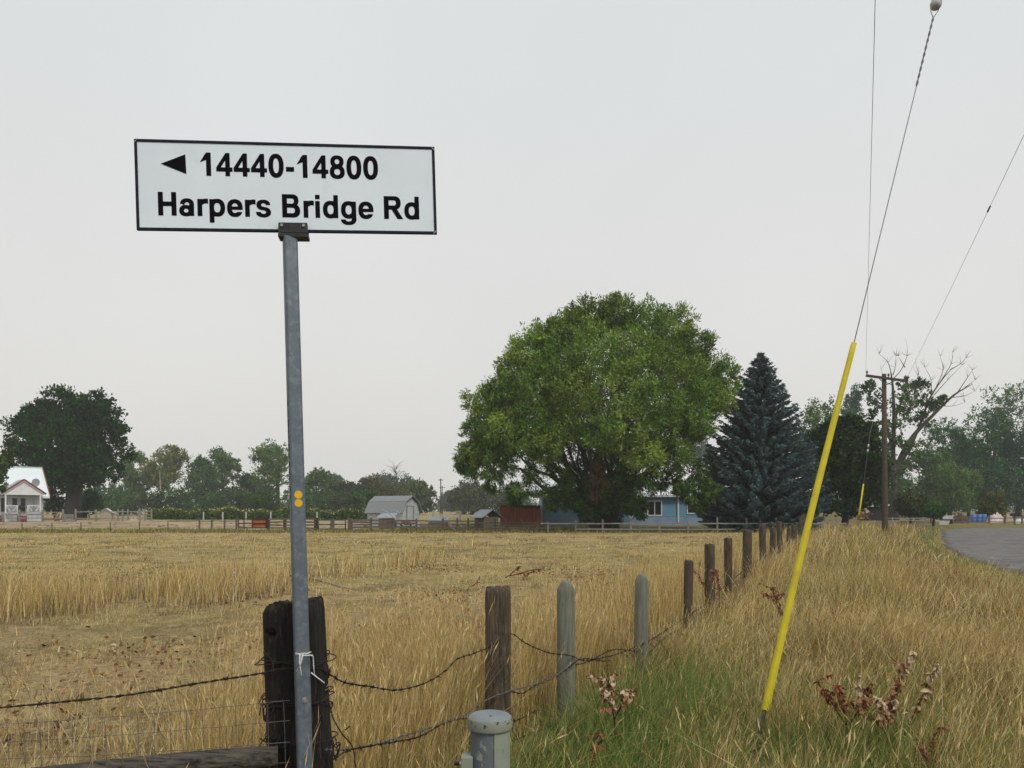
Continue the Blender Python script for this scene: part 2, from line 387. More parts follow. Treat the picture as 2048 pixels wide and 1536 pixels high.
# ------------------------------------------------------------------ road sign
def glyphs():
    """bold grotesque capitals and figures as signed shapes, one unit = cap height"""
    def box(x0, x1, y0, y1): return lambda x, y: np.maximum(np.maximum(x0 - x, x - x1), np.maximum(y0 - y, y - y1))
    def ell(cx, cy_, a, b, p=2.3):
        return lambda x, y: ((np.abs((x - cx) / a) ** p + np.abs((y - cy_) / b) ** p) ** (1 / p) - 1) * min(a, b)
    def poly(*pts):
        def f(x, y):
            r = np.full(np.shape(x), -9.0)
            for (ax, ay), (bx, by) in zip(pts, pts[1:] + pts[:1]):
                L = math.hypot(bx - ax, by - ay)
                r = np.maximum(r, ((x - ax) * (by - ay) - (y - ay) * (bx - ax)) / L)
            return r
        return f
    def U(*fs): return lambda x, y: np.minimum.reduce([f(x, y) for f in fs])
    def I(*fs): return lambda x, y: np.maximum.reduce([f(x, y) for f in fs])
    def S(a, *bs): return lambda x, y: np.maximum.reduce([a(x, y)] + [-b(x, y) for b in bs])
    def ring(cx, cy_, a, b, ia, ib): return S(ell(cx, cy_, a, b), ell(cx, cy_, ia, ib))
    g = {}
    g['H'] = (U(box(.1, .305, 0, 1), box(.70, .905, 0, 1), box(.3, .71, .41, .585)), 1.008)
    g['1'] = (U(box(.37, .565, 0, 1), poly((.37, .70), (.38, .995), (.30, .88), (.11, .77), (.11, .595)), poly((.37, .72), (.40, 1.0), (.38, 1.0), (.25, .84))), .777)
    g['4'] = (U(S(poly((.04, .2), (.63, .2), (.63, 1.0), (.465, 1.0), (.04, .365)), poly((.215, .365), (.445, .365), (.445, .715))), box(.445, .63, 0, .25), box(.6, .745, .2, .365)), .777)
    g['0'] = (ring(.39, .5, .335, .515, .14, .355), .777)
    g['8'] = (U(ring(.39, .745, .295, .27, .115, .12), ring(.39, .285, .335, .3, .145, .145)), .777)
    g['-'] = (box(.07, .42, .26, .45), .465)
    g['a'] = (U(ring(.34, .215, .30, .235, .115, .09), I(box(.50, .69, 0, .53)), I(ring(.385, .475, .305, .265, .115, .115), U(box(.2, .8, .475, 1), box(0, .3, .515, 1)))), .777)
    g['r'] = (U(box(.09, .285, 0, .725), I(ring(.47, .37, .36, .37, .18, .185), box(.2, .56, .50, .76))), .543)
    bowl_l = I(ring(.435, .365, .35, .378, .155, .22), box(.09, 1, -.1, 1))
    g['p'] = (U(box(.09, .285, -.28, .725), bowl_l), .853)
    bowl_r = I(ring(.418, .365, .35, .378, .155, .22), box(-1, .765, -.1, 1))
    g['d'] = (U(box(.57, .765, 0, 1), bowl_r), .853)
    g['g'] = (U(box(.57, .765, -.06, .725), bowl_r, I(ring(.41, -.04, .355, .255, .160, .12), U(box(.3, 1, -1, -.02), box(-1, .4, -1, -.07)))), .853)
    g['e'] = (U(S(ring(.39, .36, .35, .378, .155, .225), box(.42, 1, .185, .30)), box(.12, .725, .295, .42)), .777)
    top = S(ring(.385, .52, .305, .22, .115, .085), box(.385, 1, -1, .525))
    bot = S(ring(.385, .2025, .33, .2175, .135, .085), box(-1, .385, .2, 1))
    g['s'] = (U(top, bot, box(.36, .41, .302, .437)), .777)
    g['B'] = (S(U(box(.1, .58, 0, 1), ell(.57, .74, .28, .26), ell(.60, .285, .315, .285)),
                U(box(.31, .55, .59, .835), ell(.55, .7125, .105, .1225)), U(box(.31, .56, .165, .43), ell(.56, .2975, .13, .1325))), 1.008)
    g['i'] = (U(box(.1, .295, 0, .725), box(.1, .295, .825, 1)), .388)
    g['R'] = (S(U(box(.1, .31, 0, 1), box(.1, .60, .42, 1), ell(.60, .71, .29, .29), poly((.735, 0), (.985, 0), (.68, .46), (.45, .44))),
                U(box(.31, .57, .585, .835), ell(.57, .71, .115, .125))), 1.008)
    return g
def fill_mesh(name, f, adv, N=44):
    """marching squares: the inside of a signed shape as a flat mesh in the x-z plane"""
    x0, y0, x1, y1 = -0.05, -0.35, adv + 0.05, 1.06
    nx_, ny_ = int((x1 - x0) * N), int((y1 - y0) * N)
    xs = np.linspace(x0, x1, nx_); ys = np.linspace(y0, y1, ny_)
    X, Y = np.meshgrid(xs, ys); D = f(X, Y) - 0.011
    V, Fs, key = [], [], {}
    def vert(p):
        k = (round(p[0], 5), round(p[1], 5))
        if k not in key: key[k] = len(V); V.append((p[0], 0.0, p[1]))
        return key[k]
    for j in range(ny_ - 1):
        run = None
        for i in range(nx_):
            inside = i < nx_ - 1 and D[j, i] <= 0 and D[j, i + 1] <= 0 and D[j + 1, i] <= 0 and D[j + 1, i + 1] <= 0
            if inside and run is None: run = i
            if not inside and run is not None:
                Fs.append([vert((xs[run], ys[j])), vert((xs[i], ys[j])), vert((xs[i], ys[j + 1])), vert((xs[run], ys[j + 1]))]); run = None
            if i < nx_ - 1 and not inside:
                c = [(i, j), (i + 1, j), (i + 1, j + 1), (i, j + 1)]
                d = [D[b, a] for a, b in c]
                if min(d) < 0:
                    pl = []
                    for q in range(4):
                        (a, b), (a2, b2) = c[q], c[(q + 1) % 4]; da, db = d[q], d[(q + 1) % 4]
                        if da <= 0: pl.append((xs[a], ys[b]))
                        if (da < 0 < db) or (db < 0 < da):
                            t = da / (da - db); pl.append((xs[a] + (xs[a2] - xs[a]) * t, ys[b] + (ys[b2] - ys[b]) * t))
                    ids = []
                    for p in pl:
                        v = vert(p)
                        if v not in ids: ids.append(v)
                    if len(ids) >= 3: Fs.append(ids)
    me = bpy.data.meshes.new(name); me.from_pydata(V, [], Fs); me.update()
    me.materials.append(M_INK)
    return me

def build_sign():
    dl, dr = 2.855, 2.987
    TL, TR, BR, BL = P(272, 278, dl), P(868, 294, dr), P(874, 469, dr), P(274, 461, dl)
    u = (BR - BL); W = u.length; u.normalize()
    v0 = (TL - BL); v = (v0 - u * v0.dot(u)).normalized(); HT = 0.336
    nrm = u.cross(v).normalized()          # faces the camera (-y)
    root_base = None
    ptop, pbot = P(580, 455, 2.92), P(610, 1536, 2.72)
    dirp = (pbot - ptop).normalized()
    base = ptop + dirp * ((ptop.z + 0.35) / -dirp.z)
    gnd = ptop + dirp * (ptop.z / -dirp.z)
    root = thing('road_sign', 'white road sign reading 14440-14800 Harpers Bridge Rd on leaning grey steel pole', 'road sign', gnd)
    M = Matrix((u, -nrm, v)).transposed()      # local x along sign, y away from camera, z up the sign
    def W2(x, y, z): return BL + M @ Vector((x, y, z)) - gnd
    def sbox(x0, x1, y0, y1, z0, z1, mb=None):
        mb = mb or MB(); mb.box(W2((x0 + x1) / 2, (y0 + y1) / 2, (z0 + z1) / 2), (x1 - x0, y1 - y0, z1 - z0), M); return mb
    panel = sbox(0.006, W - 0.006, -0.003, 0.003, 0.006, HT - 0.006).build('panel', M_SIGN, root)
    t = 0.0105
    for nm, a in (('trim_top', (0, W, -0.006, 0.006, HT - t, HT)), ('trim_bottom', (0, W, -0.006, 0.006, 0, t)),
                  ('trim_side', (0, t, -0.0062, 0.0062, t, HT - t)), ('trim_side', (W - t, W, -0.0062, 0.0062, t, HT - t))):
        sbox(*a).build('edge_trim', M_FRAME, root, bevel=0.002)
    for (x, z) in ((t / 2 + 0.002, HT - t / 2 - 0.002), (W - t / 2 - 0.002, HT - t / 2 - 0.002), (W - t / 2 - 0.002, t / 2 + 0.002)):
        s_ = MB(); Mr = M @ Matrix.Rotation(R(45 if x > 0.5 and z > 0.2 or x < 0.1 and z < .1 else -45), 3, 'Y')
        s_.box(W2(x, -0.0072, z), (0.018, 0.0016, 0.0022), Mr).build('mitre_joint', M_BOLT, root)
    # lettering (sizes read off the photograph in fractions of the panel)
    GL = glyphs()
    cache = {}
    def line(txt, x0, x1, z0, cap, squeeze_last=True):
        adv = sum(GL[c][1] if c != ' ' else .388 for c in txt)
        sc = (x1 - x0) / (adv - 0.17)
        x = x0 - 0.09 * sc
        for c in txt:
            if c == ' ': x += .388 * sc; continue
            f, a = GL[c]
            if c not in cache: cache[c] = fill_mesh('letter', f, a)
            nm = 'digit' if c.isdigit() else ('hyphen' if c == '-' else 'letter')
            o = bpy.data.objects.new(nm, cache[c]); COL.objects.link(o); o.parent = panel
            o.matrix_local = Matrix.Translation(W2(x, -0.0038, z0)) @ M.to_4x4() @ Matrix.Diagonal((sc, 1, cap, 1))
            x += a * sc
    px2x = W / 600.0
    line('14440-14800', 126 * px2x, 480 * px2x, 0.2065, 0.0850)
    line('Harpers Bridge Rd', 42.5 * px2x, 564 * px2x, 0.0565, 0.0855)
    ar = MB()
    for y_ in (-0.0042,):
        ar.add([W2(50 * px2x, y_, 0.2465), W2(99 * px2x, y_, 0.2105), W2(98 * px2x, y_, 0.2835)], [(0, 1, 2)])
    ar.build('arrow', M_INK, panel)
    # clamp bracket at the pole's head
    bx = 307 * px2x
    br = MB()
    sbox(bx - 0.053, bx + 0.053, -0.024, -0.0075, -0.010, 0.030, br)
    sbox(bx - 0.053, bx + 0.053, 0.0075, 0.024, -0.010, 0.030, br)
    sbox(bx - 0.055, bx + 0.055, -0.026, 0.026, -0.026, -0.0105, br)
    brk = br.build('bracket', M_BRACKET, root, bevel=0.003)
    for sx_ in (-0.040, 0.040):
        s_ = MB(); c0 = W2(bx + sx_, -0.024, 0.018)
        s_.tube([c0, c0 - M @ Vector((0, 0.005, 0))], 0.0055, 10); s_.build('screw', M_BOLT, brk)
    # square pole, turned a little
    pr = MB(); w = 0.0255
    yaw = R(23); ax = Vector((math.cos(yaw), math.sin(yaw), 0)); ay = Vector((-math.sin(yaw), math.cos(yaw), 0))
    top = ptop - gnd + Vector((0, 0, -0.040)); bot = base - gnd
    ring = [(a, b) for (a, b) in ((-1, -.72), (-.92, -.92), (-.72, -1), (.72, -1), (.92, -.92), (1, -.72), (1, .72), (.92, .92), (.72, 1), (-.72, 1), (-.92, .92), (-1, .72))]
    kk = len(ring); vs_ = []
    for i in range(2):
        c = (bot, top)[i]
        vs_ += [c + ax * (a * w) + ay * (b * w) for a, b in ring]
    pr.add(vs_, [(j, (j + 1) % kk, kk + (j + 1) % kk, kk + j) for j in range(kk)] + [tuple(range(kk))[::-1], tuple(range(kk, 2 * kk))])
    pole = pr.build('pole', M_GALV, root)
    pd = (top - bot).normalized()
    def on_pole(py, side=0.0, out=0.0, face='front'):
        # point on the pole at photo row py
        zt = None
        for s_ in np.linspace(0, 1, 400):
            q = bot.lerp(top, s_) + gnd
            if HY - (q.z - H) / q.y * F <= py: zt = s_; break
        c = bot.lerp(top, zt)
        if face == 'front': return c - ay * (w + out) + ax * side
        return c - ax * (w + out) + ay * side
    fr = Matrix((ax, ay, pd)).transposed()
    for py in (991, 1006.5):
        c0 = on_pole(py, 0.0005, 0.0004)
        d_ = MB(); d_.tube([c0, c0 - ay * 0.0012], 0.0140, 28); d_.build('reflector_dot', M_YELLOWDOT, pole)
    c0 = on_pole(1397, 0.004, 0.0)
    b_ = MB(); b_.tube([c0, c0 - ay * 0.003], 0.0115, 18); bo = b_.build('washer', M_BOLT, pole)
    b_ = MB(); b_.tube([c0 - ay * 0.003, c0 - ay * 0.010], 0.0062, 6); b_.build('bolt', M_BOLT, bo)
    random.seed(5)
    py = 802
    while py < 1000:
        h_ = random.uniform(6, 17)
        c0 = on_pole(py + h_ / 2, -0.012 + random.uniform(-.002, .002), 0.0006, 'left')
        m_b = MB(); m_b.box(c0, (0.0008, random.uniform(.006, .010), h_ / F * 2.85), fr); m_b.build('stencil_mark', M_INK, pole)
        py += h_ + random.uniform(3, 7)
    return root, on_pole, gnd
sign_root, on_pole, sign_gnd = build_sign()

# white tie wire knotted round the pole
def tie_wire():
    o = thing('tie_wire', 'white wire tie knotted round the sign pole beside the corner post', 'wire', sign_gnd)
    mb = MB()
    q = lambda px, py, d: P(px, py, d) - sign_gnd
    mb.tube([q(591, 1306, 2.715), q(597, 1308, 2.70), q(606, 1311, 2.695), q(616, 1311, 2.70), q(625, 1310, 2.74)], 0.0022, 6)
    mb.tube([q(592, 1309, 2.71), q(603, 1307, 2.694), q(614, 1307, 2.70), q(622, 1304, 2.735)], 0.0022, 6)
    mb.build('wrap', M_WHITEWIRE, o, smooth=True)
    for pts in ([(600, 1308, 2.69), (599, 1325, 2.685), (603, 1351, 2.68)], [(606, 1308, 2.69), (601, 1328, 2.68), (593, 1343, 2.685)],
                [(618, 1310, 2.705), (626, 1312, 2.73), (627, 1330, 2.735), (629, 1350, 2.74)], [(622, 1345, 2.73), (636, 1356, 2.735), (649, 1366, 2.74)]):
        MB().tube([q(*p) for p in pts], 0.0021, 6).build('loose_end', M_WHITEWIRE, o, smooth=True)
tie_wire()

# ------------------------------------------------------------------ timber posts of the wire fence
def post_mesh(h, w, dep, p=3.0, noise=0.03, groove=0.02, top='flat', lean=(0, 0), flare=0.0, seed=0, k=20, n=26, knot=None, grooves=None, cut=0.0):
    r = np.random.default_rng(seed)
    th = np.arange(k) * 2 * np.pi / k
    ph = r.uniform(0, 6.28, 8); am = r.uniform(0.3, 1, 8)
    gr = sum(am[i] * np.sin((3 + 2 * i) * th + ph[i]) for i in range(8)) / 3.2
    base_r = (np.abs(np.cos(th)) ** p + np.abs(np.sin(th)) ** p) ** (-1 / p)
    zs = np.concatenate([np.linspace(-0.35, h - 0.08, n), h - np.array([0.058, 0.03, 0.012, 0.0])])
    V = []
    jit = r.uniform(-1, 1, k)
    for zi in zs:
        u = zi / h
        rr = base_r * (1 + groove * gr + noise * (np.sin(2 * th + 5 * u + ph[0]) * .5 + np.sin(3 * th - 7 * u + ph[1]) * .35 + np.sin(9 * u + ph[2]) * .3))
        rr = rr * (1 + flare * (1 - u))
        t = h - zi
        if top == 'chamfer':
            s = 1.0 if t > 0.058 else 0.48 + 0.52 * (t / 0.058)
        else:
            s = 1.0 if t > 0.02 else 0.90 + 0.10 * (t / 0.02)
        zz = np.full(k, zi)
        if t < 0.03: zz = zz + 0.012 * jit * (0.3 if top == 'chamfer' else 1) + cut * np.cos(th)
        rr = rr * s
        if grooves:
            for gzc, gd, gw in grooves:
                rr = rr * (1 - gd * math.exp(-((zi - gzc) / gw) ** 2) * np.clip(-np.sin(th), 0, 1))
        x = rr * np.cos(th) * w / 2; y = rr / (s ** .8 if top == 'chamfer' else 1) * np.sin(th) * dep / 2
        if knot:
            kx, kz, kr = knot
            dd = np.hypot((x - kx), (zi - kz)) / kr
            front = (np.sin(th) < -0.2)
            y = y + front * (0.045 * np.exp(-(dd * 1.6) ** 2) - 0.014 * np.exp(-((dd - 1.1) / 0.28) ** 2) + 0.008 * np.exp(-((dd - 1.6) / 0.22) ** 2))
        V.append(np.column_stack([x + lean[0] * zi, y + lean[1] * zi, zz]))
    m = len(zs); V = np.concatenate(V + [[[lean[0] * h, lean[1] * h, h - (0.0 if top == 'chamfer' else 0.006)]]])
    i_ = np.arange(m * k).reshape(m, k)
    Q = np.stack([i_[:-1].ravel(), np.roll(i_, -1, 1)[:-1].ravel(), np.roll(i_, -1, 1)[1:].ravel(), i_[1:].ravel()], 1)
    T = np.stack([i_[-1], np.roll(i_[-1], -1), np.full(k, m * k)], 1)
    return mesh_np('fence_post', V, [Q, T], None, k > 24)

def place_post(px, py_top, d, wpx, mat, label, name='fence_post', group='posts of the wire fence', **kw):
    x, z = PX(px, d), PZ(py_top, d)
    g = G(x, d); w = wpx / F * d
    me = post_mesh(z - g, w, kw.pop('dep', w), **kw)
    o = obj_from(me, name, mat); o.location = (x, d, g)
    set_props(o, label, 'fence post', group)
    return o
POSTS = []      # (x, y, top z, half width)
cpx, cpd = 590, 2.95
corner = place_post(588, 1205, cpd, 104, M_DARKPOST, 'thick black corner post with a knot hole behind the sign pole', name='corner_post', group=None,
                    p=6.0, dep=0.2, noise=0.012, groove=0.036, lean=(-0.045, 0), flare=0.16, seed=3, k=72, n=70, knot=(-0.058, 1.145, 0.022), cut=0.012)
# the lean is applied from the ground up: shift the foot so that the head stands where the photograph has it
corner.location.x += 0.045 * 1.25
ords = ['first', 'second', 'third', 'fourth', 'fifth', 'sixth', 'seventh', 'eighth', 'ninth', 'tenth', 'eleventh', 'twelfth', 'thirteenth', 'fourteenth', 'fifteenth', 'sixteenth', 'seventeenth', 'eighteenth', 'nineteenth', 'twentieth']
place_post(996, 1176, 4.8, 51, M_POST_BROWN, 'brown squared fence post with saw notches just behind the grey pedestal', p=5.0, noise=0.02, groove=0.02, seed=12, k=40, n=60,
           grooves=[(0.77, .16, .008), (0.735, .10, .006), (0.70, .14, .006), (0.675, .1, .005), (0.80, .10, .012)])
place_post(1132, 1163, 5.7, 36, M_POST_GREY, 'pale grey-green fence post with cut top corners, nearer of the two such posts', top='chamfer', p=2.8, noise=0.010, groove=0.012, seed=13, k=16, n=24)
place_post(1281, 1149, 7.1, 27, M_POST_GREY, 'pale grey-green fence post with cut top corners, farther and slimmer of the two', top='chamfer', p=2.8, noise=0.010, groove=0.012, seed=14, k=16, n=24, lean=(0.012, 0))
place_post(1375, 1121, 9.5, 18, M_POST_FAR, 'first of the dark round fence posts beyond the two pale grey-green ones', seed=15, noise=0.02, groove=0.02, p=2.3, lean=(0.02, 0))
far_spec = [(1420, 1088, 12.4, 20), (1456.5, 1076, 15.2, 16), (1494, 1060, 18, 18), (1526, 1049, 21, 13), (1545, 1055, 24, 11), (1559.5, 1043, 26.5, 11), (1577, 1056, 29.5, 8), (1588, 1050, 32, 11), (1601, 1057, 35, 9)]
yy = 38.5
while yy < 57:
    xx = float(fence_x(yy)) + 0.25
    far_spec.append((CX + F * xx / yy, HY + (H - 1.28 - 0.15 * random.random()) / yy * F, yy, 0.16 / yy * F)); yy += 3.1
for i, (a, b, d, w) in enumerate(far_spec):
    place_post(a, b, d, w, M_POST_FAR, '%s dark round fence post beyond the two pale grey-green posts, counted along the wire' % ords[i + 1],
               seed=30 + i, noise=0.03, groove=0.03, p=2.4, k=14, n=10, lean=(random.uniform(-.02, .02), 0))

# ------------------------------------------------------------------ wires
def smooth_path(pts, n=10):
    return catmull([tuple(p) for p in pts], n)
def resample(path, step):
    seg = np.linalg.norm(np.diff(path, axis=0), axis=1); s = np.concatenate([[0], np.cumsum(seg)])
    t = np.arange(0, s[-1], step)
    return np.stack([np.interp(t, s, path[:, i]) for i in range(3)], 1)
def tube_np(path, r, k=4):
    n = len(path); t = np.gradient(path, axis=0); t /= np.linalg.norm(t, axis=1)[:, None] + 1e-9
    ref = np.array([0.2, 0.1, 0.97]); u = np.cross(t, ref); u /= np.linalg.norm(u, axis=1)[:, None] + 1e-9
    w = np.cross(t, u)
    a = np.arange(k) * 2 * np.pi / k
    rr = np.broadcast_to(np.asarray(r, float), (n,))
    V = path[:, None, :] + rr[:, None, None] * (u[:, None, :] * np.cos(a)[None, :, None] + w[:, None, :] * np.sin(a)[None, :, None])
    i_ = np.arange(n * k).reshape(n, k)
    Q = np.stack([i_[:-1].ravel(), np.roll(i_, -1, 1)[:-1].ravel(), np.roll(i_, -1, 1)[1:].ravel(), i_[1:].ravel()], 1)
    return V.reshape(-1, 3), Q
def join_np(parts):
    V, Fq, o = [], [], 0
    for v, f in parts:
        V.append(v); Fq.append(f + o); o += len(v)
    return np.concatenate(V), np.concatenate(Fq)
def barbed(name, pts, label, mat=M_RUSTWIRE, r=0.0021, barb=0.11, seed=0, tw=0.0024, step=0.012, blen=0.017, far=False):
    path = resample(smooth_path(pts, 14), step)
    r_ = np.random.default_rng(seed)
    path = path + r_.normal(0, 0.0006, path.shape)
    n = len(path); t = np.gradient(path, axis=0); t /= np.linalg.norm(t, axis=1)[:, None] + 1e-9
    u = np.cross(t, [0.2, 0.1, 0.97]); u /= np.linalg.norm(u, axis=1)[:, None]; w = np.cross(t, u)
    ph = np.arange(n) * step / 0.035 * math.pi
    o = thing(name, label, 'barbed wire', tuple(path[0]))
    parts = []
    for s in (0, math.pi):
        parts.append(tube_np(path + tw * (u * np.cos(ph + s)[:, None] + w * np.sin(ph + s)[:, None]), r, 4))
    V, Q = join_np(parts)
    obj_from(mesh_np('strand', V - path[0], Q), 'strand', mat, o)
    bp = []
    i = 3
    while i < n - 3:
        c = path[i]
        for q in range(2):
            a = r_.uniform(0, 6.28); dv = u[i] * math.cos(a) + w[i] * math.sin(a) + 0.35 * t[i] * r_.choice([-1, 1])
            cc = c + t[i] * (q - 0.5) * 0.005
            ln = np.array([cc - dv * blen, cc, cc + dv * blen])
            bp.append(tube_np(ln, np.array([0.0006, 0.0017, 0.0006]) * (1.6 if far else 1.25), 3))
        rg = np.array([c - t[i] * 0.008, c + t[i] * 0.008]); bp.append(tube_np(rg, 0.0052, 5))
        i += int(barb / step * r_.uniform(0.85, 1.15))
    V, Q = join_np(bp[:0] + [(v, f) for v, f in bp])
    ob = obj_from(mesh_np('barbs', V - path[0], Q), 'barbs', mat, o); ob['kind'] = 'stuff'
    return o
barbed('barbed_wire', [P(-40, 1419, 2.62), P(120, 1404, 2.68), P(260, 1389, 2.72), P(400, 1366, 2.77), P(520, 1347, 2.81), P(566, 1338, 2.82), P(640, 1336, 2.81)],
       'rusty barbed wire strand running left from the corner post', seed=1, barb=0.13)
top_pts = [P(640, 1338, 2.83), P(664, 1352, 2.92), P(692, 1366, 3.05), P(740, 1373, 3.25), P(795, 1380, 3.5), P(850, 1366, 3.8), P(888, 1344, 4.05), P(915, 1318, 4.25), P(950, 1306, 4.5), P(985, 1291, 4.68),
           P(1022, 1268, 4.78), P(1052, 1287, 4.95), P(1100, 1306, 5.3), P(1140, 1311, 5.58), P(1166, 1321, 5.75), P(1200, 1317, 6.1), P(1240, 1306, 6.6), P(1290, 1286, 7.05), P(1330, 1262, 8.0), P(1383, 1226, 9.4), P(1400, 1216, 10.8), P(1429, 1190, 12.3),
           P(1462, 1162, 15.1), P(1502, 1130, 17.9), P(1532, 1112, 20.9), P(1565, 1096, 26.4), P(1605, 1078, 35)]
barbed('barbed_wire', top_pts, 'topmost rusty barbed wire sagging from corner post to the far posts', seed=2, barb=0.10, step=.018)
barbed('barbed_wire', [P(650, 1500, 2.86), P(690, 1499, 3.0), P(740, 1492, 3.25), P(800, 1474, 3.6), P(870, 1452, 4.05), P(930, 1428, 4.4), P(975, 1399, 4.66), P(1022, 1381, 4.72), P(1060, 1372, 5.0), P(1110, 1352, 5.3), P(1150, 1322, 5.6), P(1166, 1312, 5.75)],
       'grey barbed wire climbing from low on the corner post to the nearer grey-green post', M_GREYWIRE, seed=3, barb=0.10)
barbed('barbed_wire', [P(662, 1522, 2.86), P(700, 1500, 3.0), P(770, 1487, 3.3), P(840, 1473, 3.8), P(890, 1445, 4.2), P(935, 1437, 4.5), P(1000, 1440, 4.72), P(1024, 1442, 4.75), P(1040, 1438, 4.9), P(1075, 1420, 5.1)],
       'rusty barbed wire passing low behind the grey pedestal', seed=4, barb=0.10)
barbed('barbed_wire', [P(1022, 1383, 4.74), P(1047, 1386, 4.9), P(1075, 1368, 5.1), P(1125, 1344, 5.45), P(1163, 1318, 5.72), P(1205, 1322, 6.1), P(1222, 1321, 6.2)],
       'short broken barbed wire between the notched post and the grey-green post', seed=5, barb=0.09)
barbed('barbed_wire', [P(1000, 1492, 4.75), P(1060, 1468, 5.1), P(1120, 1444, 5.5), P(1160, 1428, 5.75), P(1215, 1402, 6.3), P(1262, 1372, 6.9), P(1300, 1352, 7.2), P(1345, 1314, 8.6), P(1384, 1283, 9.5)],
       'lowest barbed wire half hidden in the grass beside the grey-green posts', seed=6, barb=0.10)
barbed('barbed_wire', [P(1150, 1330, 5.75), P(1180, 1322, 5.95), P(1225, 1300, 6.5), P(1268, 1302, 6.95), P(1296, 1306, 7.15), P(1330, 1275, 8.1), P(1380, 1244, 9.4), P(1425, 1204, 12.2)],
       'second barbed wire strand between the two pale grey-green posts', seed=7, barb=0.10)

def wire_coils():
    o = thing('wire_coil', 'tangle of rusty wire wrapped round the black corner post', 'wire', (corner.location.x, corner.location.y, 0))
    off = Vector((corner.location.x, corner.location.y, 0))
    r_ = random.Random(8)
    for zi, (py0, py1, d0) in enumerate(((1330, 1326, 2.82), (1402, 1404, 2.82), (1406, 1412, 2.815), (1490, 1496, 2.80), (1320, 1338, 2.818))):
        hw = 0.112 + 0.006 * zi; zz = PZ((py0 + py1) / 2, 2.83); cxx = corner.location.x - 0.045 * zz
        pts = []
        for i in range(41):
            a = 2 * math.pi * i / 40
            sq = (abs(math.cos(a)) ** 6 + abs(math.sin(a)) ** 6) ** (-1 / 6)
            pts.append(Vector((cxx + hw * sq * math.cos(a), cpd + 0.112 * sq * math.sin(a), zz + 0.010 * math.sin(a * 2 + zi) + r_.uniform(-.002, .002))) - off)
        MB().tube(pts, 0.0022, 5, False).build('wrap', M_RUSTWIRE, o, smooth=True)
    def loop(px, py, d, rad, turns, sx_=1.0):
        c = P(px, py, d) - off
        pts = []
        for i in range(int(14 * turns)):
            a = 2 * math.pi * i / 14
            rr = rad * (1 + .25 * math.sin(1.7 * a))
            pts.append(c + Vector((rr * math.cos(a) * sx_, 0.012 * math.sin(2.3 * a), rr * math.sin(a) * 1.15 + 0.012 * (i / 14) * math.sin(i))))
        MB().tube(pts, 0.0023, 5).build('loop', M_RUSTWIRE, o, smooth=True)
    loop(535, 1422, 2.82, 0.020, 2.6); loop(657, 1413, 2.83, 0.013, 1.6); loop(543, 1480, 2.82, 0.016, 1.6, 1.6); loop(672, 1496, 2.85, 0.014, 2.5)
    loop(655, 1345, 2.84, 0.008, 2.6)
    for pts in ([(660, 1412, 2.83), (668, 1440, 2.86), (686, 1470, 2.93), (705, 1494, 3.0), (712, 1536, 3.0)], [(530, 1430, 2.81), (535, 1450, 2.8), (545, 1470, 2.8), (530, 1478, 2.8)],
                [(545, 1490, 2.8), (528, 1482, 2.79), (520, 1476, 2.79)], [(690, 1460, 2.92), (700, 1452, 2.93)], [(527, 1303, 2.83), (536, 1312, 2.83), (544, 1322, 2.83), (548, 1345, 2.82)], [(527, 1306, 2.83), (541, 1308, 2.83)]):
        MB().tube([Vector(p) - off for p in smooth_path([P(*p) for p in pts], 5)], 0.0026, 5).build('loose_end', M_RUSTWIRE, o, smooth=True)
wire_coils()

def log_rail():
    a, b = P(556, 1514, 2.80), P(-60, 1574, 2.52)
    o = thing('log_rail', 'weathered grey log rail leading left from foot of the corner post', 'rail', tuple(a))
    r_ = np.random.default_rng(4)
    n = 46; th = np.arange(18) * 2 * np.pi / 18
    ax = (b - a).normalized(); w_ = Vector((0, 0, 1)).cross(ax).normalized(); up = ax.cross(w_)
    V = []
    ph = r_.uniform(0, 6.28, 6)
    for i in range(n):
        s = i / (n - 1)
        rr = 0.041 * (1 + 0.03 * np.sin(17 * th + 9 * s) + 0.025 * r_.normal(size=18) + 0.06 * np.sin(3 * th + 4 * s + ph[0]) + 0.07 * np.sin(7 * th + 2 * s + ph[1]) + 0.05 * np.sin(11 * th + ph[2]) + 0.05 * math.sin(9 * s + ph[3]))
        rr = rr * (1 - 0.30 * np.exp(-((th - 1.25 - 0.25 * math.sin(5 * s)) / 0.14) ** 2))
        c = a.lerp(b, s) + up * (0.008 * math.sin(4 * s))
        for j in range(18): V.append(c + w_ * (rr[j] * math.cos(th[j])) + up * (rr[j] * math.sin(th[j])) - a)
    i_ = np.arange(n * 18).reshape(n, 18)
    Q = np.stack([i_[:-1].ravel(), np.roll(i_, -1, 1)[:-1].ravel(), np.roll(i_, -1, 1)[1:].ravel(), i_[1:].ravel()], 1)
    obj_from(mesh_np('log', np.array(V), [Q, i_[:1], i_[-1:, ::-1]], None, False), 'log', M_LOG, o)
log_rail()

